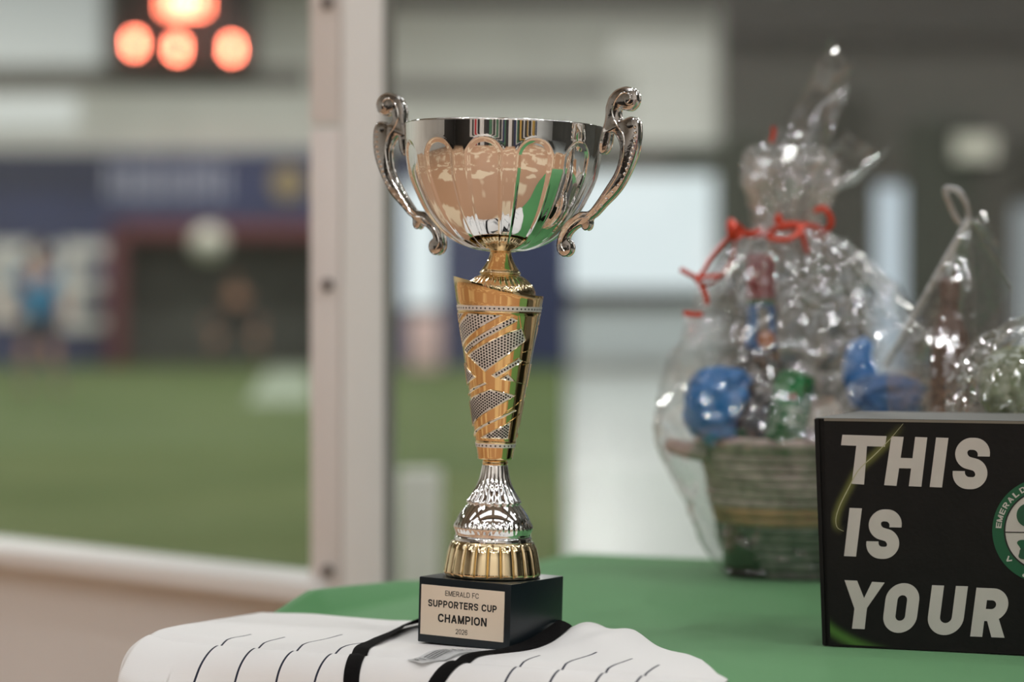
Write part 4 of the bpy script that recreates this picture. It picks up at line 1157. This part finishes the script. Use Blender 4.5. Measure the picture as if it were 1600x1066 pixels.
def wrap(parent, rows, D, pleat, neck_py, seed, nrad=150, squash=.9, amp=.011):
    """closed sleeve of film; rows: (py, left px, right px) measured in the plane y = D"""
    pts = []
    for py, l, r in rows:
        a, b = at(l, py, D), at(r, py, D); pts.append((a.z, (a.x + b.x) / 2, (b.x - a.x) / 2))
    cv = catmull([(z, x, r) for z, x, r in pts], 7)
    zn = at(0, neck_py, D).z; bm = bmesh.new(); out = []; o = Vector(parent.location)
    for q in cv:
        z, x, r = q; row = []; near = exp(-((z - zn) / .085) ** 2)
        for k in range(nrad):
            a = 2 * pi * k / nrad; c, s = cos(a), sin(a)
            ply = abs((a * pleat / (2 * pi) + .25 * noise.noise(Vector((c * 2, s * 2, seed)))) % 1 * 2 - 1) - .5
            ply2 = abs((a * pleat * 2.3 / (2 * pi) + .6 * noise.noise(Vector((c * 3, s * 3, seed + z * 5)))) % 1 * 2 - 1) - .5
            rr = r * (1 + near * (.24 * ply + .16 * ply2) + (1 - near) * .03 * ply)
            p = Vector((x + rr * c, D + rr * s * squash, z)); d = crumple(p + Vector((seed, 0, 0)), 16, amp * (.7 + .5 * (1 - near)))
            d = min(d, amp * .6)
            p += Vector((c, s, 0)) * d; p.z += d * .4; p.z = max(p.z, TZ + .003)
            row.append(p - o)
        out.append(row)
    add_sheet(bm, out, closed_u=True)
    return obj('cellophane', bm, M_cello, parent, 28)
def tail(parent, D, a, b, c, d, bulge, seed, nu=14, nv=26, amp=.005):
    """free sheet of film between base a-b and tip d-c (photo px at depth D)"""
    A, B, C_, D_ = [at(*p, D) for p in (a, b, c, d)]; o = Vector(parent.location); bm = bmesh.new(); rows = []
    for j in range(nv):
        v = j / (nv - 1); r = []
        for i in range(nu):
            u = i / (nu - 1); p = A.lerp(B, u).lerp(D_.lerp(C_, u), v)
            p.y += bulge * sin(pi * v) + .02 * sin(u * pi * 1.5 + seed) * (1 - v * .4)
            k = crumple(p + Vector((seed, 0, 0)), 20, amp); p += Vector((.6 * k, k * 1.6, .2 * k)); r.append(p - o)
        rows.append(r)
    add_sheet(bm, rows); return obj('cellophane_tail', bm, M_cello, parent, 28)

D1 = 2.80
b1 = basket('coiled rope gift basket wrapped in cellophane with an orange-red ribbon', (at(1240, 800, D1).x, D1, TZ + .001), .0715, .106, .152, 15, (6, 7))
wrap(b1, [(906, 1150, 1335), (888, 1128, 1350), (850, 1100, 1372), (800, 1080, 1398), (740, 1052, 1428), (695, 1030, 1452), (655, 1026, 1458), (600, 1040, 1455), (540, 1062, 1446), (490, 1084, 1420), (445, 1108, 1385), (410, 1135, 1352), (385, 1158, 1318),
          (365, 1176, 1292), (350, 1186, 1280), (335, 1184, 1284), (310, 1176, 1292), (285, 1167, 1300), (262, 1165, 1303), (243, 1172, 1296), (230, 1184, 1280)], D1, 13, 348, 2.0)
wrap(b1, [(372, 1192, 1276), (356, 1197, 1270), (340, 1196, 1272), (318, 1186, 1284), (292, 1178, 1292), (268, 1182, 1290), (248, 1192, 1276)], D1, 9, 348, 7.7, 90, .8, .012)
tail(b1, D1, (1204, 262), (1262, 258), (1331, 112), (1298, 56), .03, 1.0)
tail(b1, D1 - .02, (1222, 262), (1282, 262), (1332, 122), (1246, 190), -.02, 4.0)
tail(b1, D1, (1262, 318), (1300, 292), (1404, 214), (1340, 286), -.03, 2.0)
tail(b1, D1 + .02, (1255, 290), (1290, 300), (1372, 236), (1322, 204), .03, 6.0)
tail(b1, D1, (1176, 290), (1220, 262), (1224, 196), (1200, 214), .02, 9.0)
# ribbon: a tie round the neck, a knot, loops and loose ends
rib = bmesh.new(); o1 = Vector(b1.location)
def R1_(px, py, dD=0): return at(px, py, D1 + dD) - o1
nc = at(1234, 350, D1)
ring = []
for k in range(41):
    a = 2 * pi * k / 40; ring.append(Vector((nc.x + .041 * cos(a) * (1.0 + .06 * sin(5 * a)), D1 + .039 * sin(a), at(0, 362 + 8 * sin(a * 2 + 1), D1).z)) - o1)
add_tube(rib, ring, .0034, 8, .45)
obj('ribbon_tie', rib, M_ribbon, b1)
def rb_(pts, r=.003):
    sb_ = bmesh.new(); add_tube(sb_, catmull([R1_(*p) for p in pts], 7), r, 8, .35); obj('ribbon_strand', sb_, M_ribbon, b1)
rb_([(1190, 362, -.05), (1168, 366, -.06), (1150, 352, -.065), (1140, 346, -.07), (1137, 358, -.075), (1146, 372, -.07), (1158, 364, -.065)], .0042)
rb_([(1146, 366, -.07), (1132, 378, -.075), (1112, 402, -.08), (1098, 425, -.085), (1088, 436, -.09)], .0026)
rb_([(1063, 421, -.085), (1076, 428, -.09), (1087, 434, -.09), (1096, 447, -.092), (1103, 462, -.092), (1105, 476, -.09)], .0030)
rb_([(1148, 372, -.072), (1147, 392, -.08), (1140, 412, -.088), (1126, 432, -.094), (1106, 445, -.096), (1092, 440, -.094)], .0030)
rb_([(1090, 434, -.09), (1110, 432, -.092), (1130, 430, -.094)], .0022)
rb_([(1068, 490, -.085), (1084, 492, -.09), (1098, 492, -.092)], .0028)
rb_([(1200, 368, -.045), (1222, 352, -.055), (1246, 350, -.055), (1250, 362, -.058), (1230, 374, -.058), (1204, 372, -.05), (1198, 362, -.05)], .0030)
rb_([(1246, 350, -.05), (1252, 366, -.056), (1258, 384, -.06), (1262, 396, -.062)], .0042)
rb_([(1272, 330, -.04), (1286, 326, -.045), (1297, 338, -.045), (1298, 352, -.045), (1288, 362, -.042)], .0034)
rb_([(1214, 350, -.05), (1216, 338, -.05), (1220, 352, -.05)], .0036)
rb_([(1205, 222, -.035), (1209, 208, -.035), (1208, 198, -.035)], .0026)
bm = bmesh.new(); bmesh.ops.create_icosphere(bm, subdivisions=2, radius=.0085, matrix=Matrix.Translation(R1_(1145, 360, -.07)) @ Matrix.Diagonal((.9, .9, 1.5, 1)))
obj('ribbon_knot', bm, M_ribbon, b1)

# what lies in the first basket
def S1(px, py, D): return at(px, py, D)
BD = 2.775
bx = at(1189, 600, BD).x; bz = TZ + .006
bot = thing('liqueur_bottle', 'dark bottle with a red cap standing inside the wrapped basket', 'bottle', (bx, BD, bz))
k_ = FPX / BD
def bh(py): return at(1189, py, BD).z - bz
pf = [(.002, 0), (.040, 0), (.0425, .004), (.0435, .02), (.044, bh(690)), (.0445, bh(650))] + [(r / k_, bh(y)) for y, r in [(628, 59), (608, 54), (590, 46), (572, 36), (555, 28), (540, 24), (520, 22), (490, 20.5), (466, 20)]]
cv = catmull([(a, b, 0) for a, b in pf], 4)
obj('glass_body', lathe([(p.x, p.y) for p in cv], 64), mat('dark_glass', (.012, .008, .005, 1), .06, spec=.7, coat=.5), bot)
cp = [(20 / k_, bh(468)), (22.6 / k_, bh(466)), (22.4 / k_, bh(440)), (22.8 / k_, bh(402)), (22 / k_, bh(397)), (17 / k_, bh(396)), (3 / k_, bh(396))]
obj('cap', lathe(cp, 48, lambda th, i, r, h: (r * (1 + .012 * abs(sin(th * 18))), h)), mat('red_cap', (.22, .012, .012, 1), .3), bot)
obj('neck_band', lathe([(20.6 / k_, bh(476)), (21.4 / k_, bh(475)), (21.4 / k_, bh(468)), (20.6 / k_, bh(467))], 48, caps=(False, False)), mat('green_band', (.02, .12, .04, 1), .4), bot)
obj('neck_label', lathe([(24.8 / k_, bh(545)), (23 / k_, bh(520)), (21.4 / k_, bh(490)), (20.9 / k_, bh(477))], 48, caps=(False, False)), mat('blue_label', (.01, .13, .34, 1), .4), bot)
def patch(name, a0, a1, rows_, m, parent, dr=.0006):
    bm = bmesh.new(); add_sheet(bm, [[(r / k_ * cos(a) + dr * cos(a), r / k_ * sin(a) + dr * sin(a), bh(y)) for a in [a0 + (a1 - a0) * i / 10 for i in range(11)]] for y, r in rows_])
    bmesh.ops.solidify(bm, geom=bm.faces[:], thickness=.0003); return obj(name, bm, m, parent, 60)
patch('label_strip', -pi / 2 - .32, -pi / 2 + .42, [(528, 23.6), (505, 22.2), (480, 21)], mat('cream_label', (.62, .60, .52, 1), .5), bot)
mb = bmesh.new(); bmesh.ops.create_cone(mb, cap_ends=True, segments=24, radius1=.0105, radius2=.0095, depth=.003, matrix=Matrix.Translation((.004, -.0195, bh(530))) @ Matrix.Rotation(pi / 2 - .1, 4, 'X'))
obj('seal', mb, mat('copper_seal', (.45, .16, .06, 1), .4, .2), bot)
patch('body_label', -pi / 2 - .75, -pi / 2 + .35, [(690, 60.2), (665, 60.4), (640, 60.6), (612, 55.5)], mat('navy_label', (.012, .018, .06, 1), .4), bot)

def bag(name, label, cat, c, s, m, seed, rot=0, group=None, seam=True):
    bm = bmesh.new(); bmesh.ops.create_icosphere(bm, subdivisions=5, radius=1)
    for v in bm.verts:
        p = v.co.copy(); n = crumple(p + Vector((seed, 0, 0)), 1.3, .24) + crumple(p + Vector((0, seed, 0)), 3.0, .11)
        e = lambda x: math.copysign(abs(x) ** .75, x)
        p = Vector((e(p.x), e(p.y), e(p.z))) * (1 + n); p.x += .35 * p.z * p.z - .1; v.co = Vector((p.x * s[0], p.y * s[1], p.z * s[2]))
    o = obj(name, bm, m, None, 60); o.location = c; o.rotation_euler = (0, rot, 0)
    tag(o, label, cat, group)
    if seam and s[2] < .02:
        sb = bmesh.new(); add_sheet(sb, [[(-s[0] * .95 + 1.9 * s[0] * i / 16, .002 * sin(i * 1.9) - s[1] * .1, s[2] * (.97 + .14 * j) + .003 * sin(i * 1.1)) for i in range(17)] for j in range(3)])
        bmesh.ops.solidify(sb, geom=sb.faces[:], thickness=.0008); obj('crimped_seam', sb, m, o, 60)
    return o
M_blue_foil = mat('blue_foil', (.0, .23, .66, 1), .28, spec=.7, vary=.25, vscale=22)
M_lblue = mat('light_blue_foil', (.03, .17, .46, 1), .3, spec=.7, vary=.3, vscale=22)
bag('snack_bag', 'crinkled bright blue bag leaning left of the dark bottle', 'bag', at(1117, 632, 2.745), (.031, .022, .040), M_blue_foil, 2.2, .30)
bag('snack_bag', 'upright blue bag behind the carton, right of the bottle', 'bag', at(1345, 585, 2.84), (.017, .015, .036), M_blue_foil, 5.1, -.15)
bag('snack_bag', 'light blue bag just above the carton top', 'bag', at(1386, 622, 2.79), (.036, .022, .024), M_lblue, 8.4, .2)
# green can
cc = at(1228, 672, 2.715)
can = thing('drink_can', 'green drink can tilted in front of the dark bottle', 'can', cc, 0); can.rotation_euler = (radians(-12), radians(12), 0)
rc = 33 / FPX * 2.715
pc_ = [(rc * .6, -.03), (rc * .8, -.03), (rc, -.024), (rc, .052), (rc * .84, .062), (rc * .84, .064), (rc * .78, .063), (.001, .062)]
obj('can_body', lathe([(r, h) for r, h in pc_], 48), mat('green_can', (.0, .15, .03, 1), .22, .35), can)
ob = bmesh.new(); n = 28
ov = [ob.verts.new((rc * 1.012 * sin(.75 * cos(2 * pi * k / n)), -rc * 1.012 * cos(.75 * cos(2 * pi * k / n)), .012 + .011 * sin(2 * pi * k / n))) for k in range(n)]
cvx = ob.verts.new((0, -rc * 1.02, .012))
for k in range(n): ob.faces.new((cvx, ov[k], ov[(k + 1) % n]))
obj('oval_label', ob, mat('pale_oval', (.45, .52, .44, 1), .4), can)
sb = bmesh.new(); sv = [sb.verts.new((.0065 * (1 if k % 2 == 0 else .42) * sin(pi * k / 5) - .002, -rc * 1.06, .034 + .0065 * (1 if k % 2 == 0 else .42) * cos(pi * k / 5))) for k in range(10)]
sb.faces.new(sv); bmesh.ops.solidify(sb, geom=sb.faces[:], thickness=.0015); obj('red_star', sb, mat('red_star', (.45, .02, .02, 1), .4), can, smooth=False)
# paper filling
def filling(loc, R, seed, label, m):
    bm = bmesh.new(); rows = []
    for i in range(22):
        r = R * i / 21; row = []
        for k in range(60):
            a = 2 * pi * k / 60; p = Vector((r * cos(a), r * sin(a), 0)); z = crumple(p + Vector((seed, 0, 0)), 34, .013) - .018 * (r / R) ** 2
            row.append((p.x, p.y, z))
        rows.append(row)
    add_sheet(bm, rows, closed_u=True); bmesh.ops.solidify(bm, geom=bm.faces[:], thickness=.001); o = obj('tissue_paper', bm, m, None, 40); o.location = loc
    return tag(o, label, 'tissue paper')
M_tis = mat('white_tissue', (.62, .60, .57, 1), .8)
filling((b1.location.x, D1, TZ + .152), .098, 1.3, 'crumpled white tissue paper filling the basket around the bottle', M_tis)
bag('wrapped_sweet', 'white and brown packet beside the green can', 'packet', at(1276, 655, 2.735), (.026, .014, .016), mat('cream_packet', (.60, .54, .46, 1), .4, col2=(.25, .10, .05, 1), vscale=30), 3.3, -.4)

# second: a clear gusseted bag, pleated to a point
D2 = 2.615
bp0 = at(1512, 900, D2)
bg = thing('clear_gift_bag', 'pointed clear film bag with folded sides behind the carton', 'bag', (bp0.x, D2, TZ + .001))
ob_ = Vector(bg.location)
apx = at(1514, 342, D2); ls = at(1383, 572, D2 + .01); rs_ = at(1582, 452, D2 + .02)
zb = TZ + .002
base = {'l': Vector((ls.x + .02, D2 + .01, zb)), 'f': Vector((apx.x, D2 - .065, zb)), 'r': Vector((rs_.x, D2 + .02, zb)), 'b': Vector((apx.x, D2 + .075, zb))}
fr = Vector((apx.x, D2 - .055, at(0, 600, D2).z)); bk = Vector((apx.x, D2 + .065, at(0, 560, D2).z))
def film_quad(a, b, c, d, seed, n=22, amp=.003):
    bm = bmesh.new(); rows = []
    for j in range(n):
        v = j / (n - 1); r = []
        for i in range(n):
            u = i / (n - 1); p = a.lerp(b, u).lerp(d.lerp(c, u), v); e = min(u, 1 - u, v, 1 - v) * 4
            k = crumple(p + Vector((seed, 0, 0)), 17, amp) * min(1, e); r.append(p + Vector((.3 * k, k, .2 * k)) - ob_)
        rows.append(r)
    add_sheet(bm, rows); return bm
top = apx + Vector((.001, 0, .0))
for nm, q, sd in (('film_panel', (ls, fr, top, top + Vector((-.001, 0, .001))), 1), ('film_panel', (fr, rs_, top + Vector((.001, 0, 0)), top), 2), ('film_panel', (ls, bk, top, top + Vector((-.001, 0, .001))), 3), ('film_panel', (bk, rs_, top + Vector((.001, 0, 0)), top), 4),
                  ('film_panel', (base['l'], base['f'], fr, ls), 5), ('film_panel', (base['f'], base['r'], rs_, fr), 6), ('film_panel', (base['l'], base['b'], bk, ls), 7), ('film_panel', (base['b'], base['r'], rs_, bk), 8)):
    obj(nm, film_quad(*q, sd), M_cello, bg, 28)
M_fold = film('folded_film', (.80, .80, .78, 1), .22, .25, .2, 60)
for a, b, r in ((ls, top, .0042), (top, fr, .0016), (fr, base['f'], .0016), (top, rs_, .0018)):
    bm = bmesh.new(); add_tube(bm, [a.lerp(b, k / 14) + Vector((0, -.001, 0)) - ob_ for k in range(15)], r, 8, .3); obj('folded_edge', bm, M_fold, bg)
bm = bmesh.new(); add_tube(bm, [at(*p, D2) - ob_ for p in catmull([(1500, 350, 0), (1489, 330, 0), (1480, 308, 0), (1477, 297, 0), (1484, 294, 0), (1498, 300, 0), (1510, 318, 0), (1514, 342, 0)], 4) for p in [(p[0], p[1])]], .0035, 8, .3); obj('twisted_top', bm, M_fold, bg)
tail_o = tail(bg, D2, (1512, 345), (1520, 345), (1572, 420), (1536, 330), -.01, 3.0)
tail_o.name = 'film_tail'
tb = at(1484, 400, D2 + .005)
bt = thing('tan_bottle', 'slim tan bottle inside the pointed clear bag', 'bottle', (tb.x, D2 + .005, TZ + .003))
kz = lambda py: at(1484, py, D2).z - bt.location.z
obj('bottle_body', lathe([(p.x, p.y) for p in catmull([(.002, 0, 0), (.019, 0, 0), (.0205, .004, 0), (.0205, kz(560), 0), (.018, kz(520), 0), (.011, kz(492), 0), (.0095, kz(470), 0)], 4)], 40), mat('tan_glass', (.17, .105, .08, 1), .4), bt)
obj('bottle_cap', lathe([(.010, kz(470)), (.0115, kz(468)), (.0115, kz(436)), (.010, kz(434)), (.001, kz(434))], 40), mat('tan_cap', (.2, .125, .095, 1), .4), bt)

# third basket at the right edge
D3 = 2.46
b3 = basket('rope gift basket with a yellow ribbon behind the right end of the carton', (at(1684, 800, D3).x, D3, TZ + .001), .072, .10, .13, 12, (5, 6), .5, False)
wrap(b3, [(955, 1575, 1790), (920, 1560, 1805), (850, 1530, 1840), (760, 1495, 1875), (700, 1482, 1886), (650, 1480, 1888), (605, 1490, 1878), (565, 1512, 1856), (530, 1545, 1822), (508, 1580, 1788), (494, 1615, 1752), (484, 1640, 1726), (470, 1646, 1722), (450, 1636, 1732), (428, 1628, 1742), (412, 1640, 1730)], D3, 12, 482, 5.0)
rib = bmesh.new(); o3 = Vector(b3.location); nc = at(1684, 482, D3)
add_tube(rib, [Vector((nc.x + .033 * cos(a), D3 + .032 * sin(a), nc.z)) - o3 for a in [2 * pi * k / 32 for k in range(33)]], .0034, 8, .45)
M_yr = mat('yellow_ribbon', (.72, .42, .06, 1), .3, spec=.7); obj('ribbon_tie', rib, M_yr, b3); rib = bmesh.new()
add_tube(rib, catmull([at(*p) - o3 for p in [(1652, 478, D3 - .035), (1625, 480, D3 - .05), (1598, 484, D3 - .07), (1572, 488, D3 - .08), (1548, 489, D3 - .085)]], 7), .0032, 8, .4)
obj('ribbon_strand', rib, M_yr, b3)
filling((b3.location.x, D3, TZ + .13), .092, 4.4, 'pale green tissue paper filling the basket with the yellow ribbon', mat('green_tissue', (.30, .34, .22, 1), .8))
bag('snack_bag', 'pale green bag inside the basket with the yellow ribbon', 'bag', at(1572, 600, D3 - .02), (.022, .02, .034), mat('pale_green_foil', (.26, .31, .17, 1), .35, vary=.3, vscale=20), 6.6, .1)
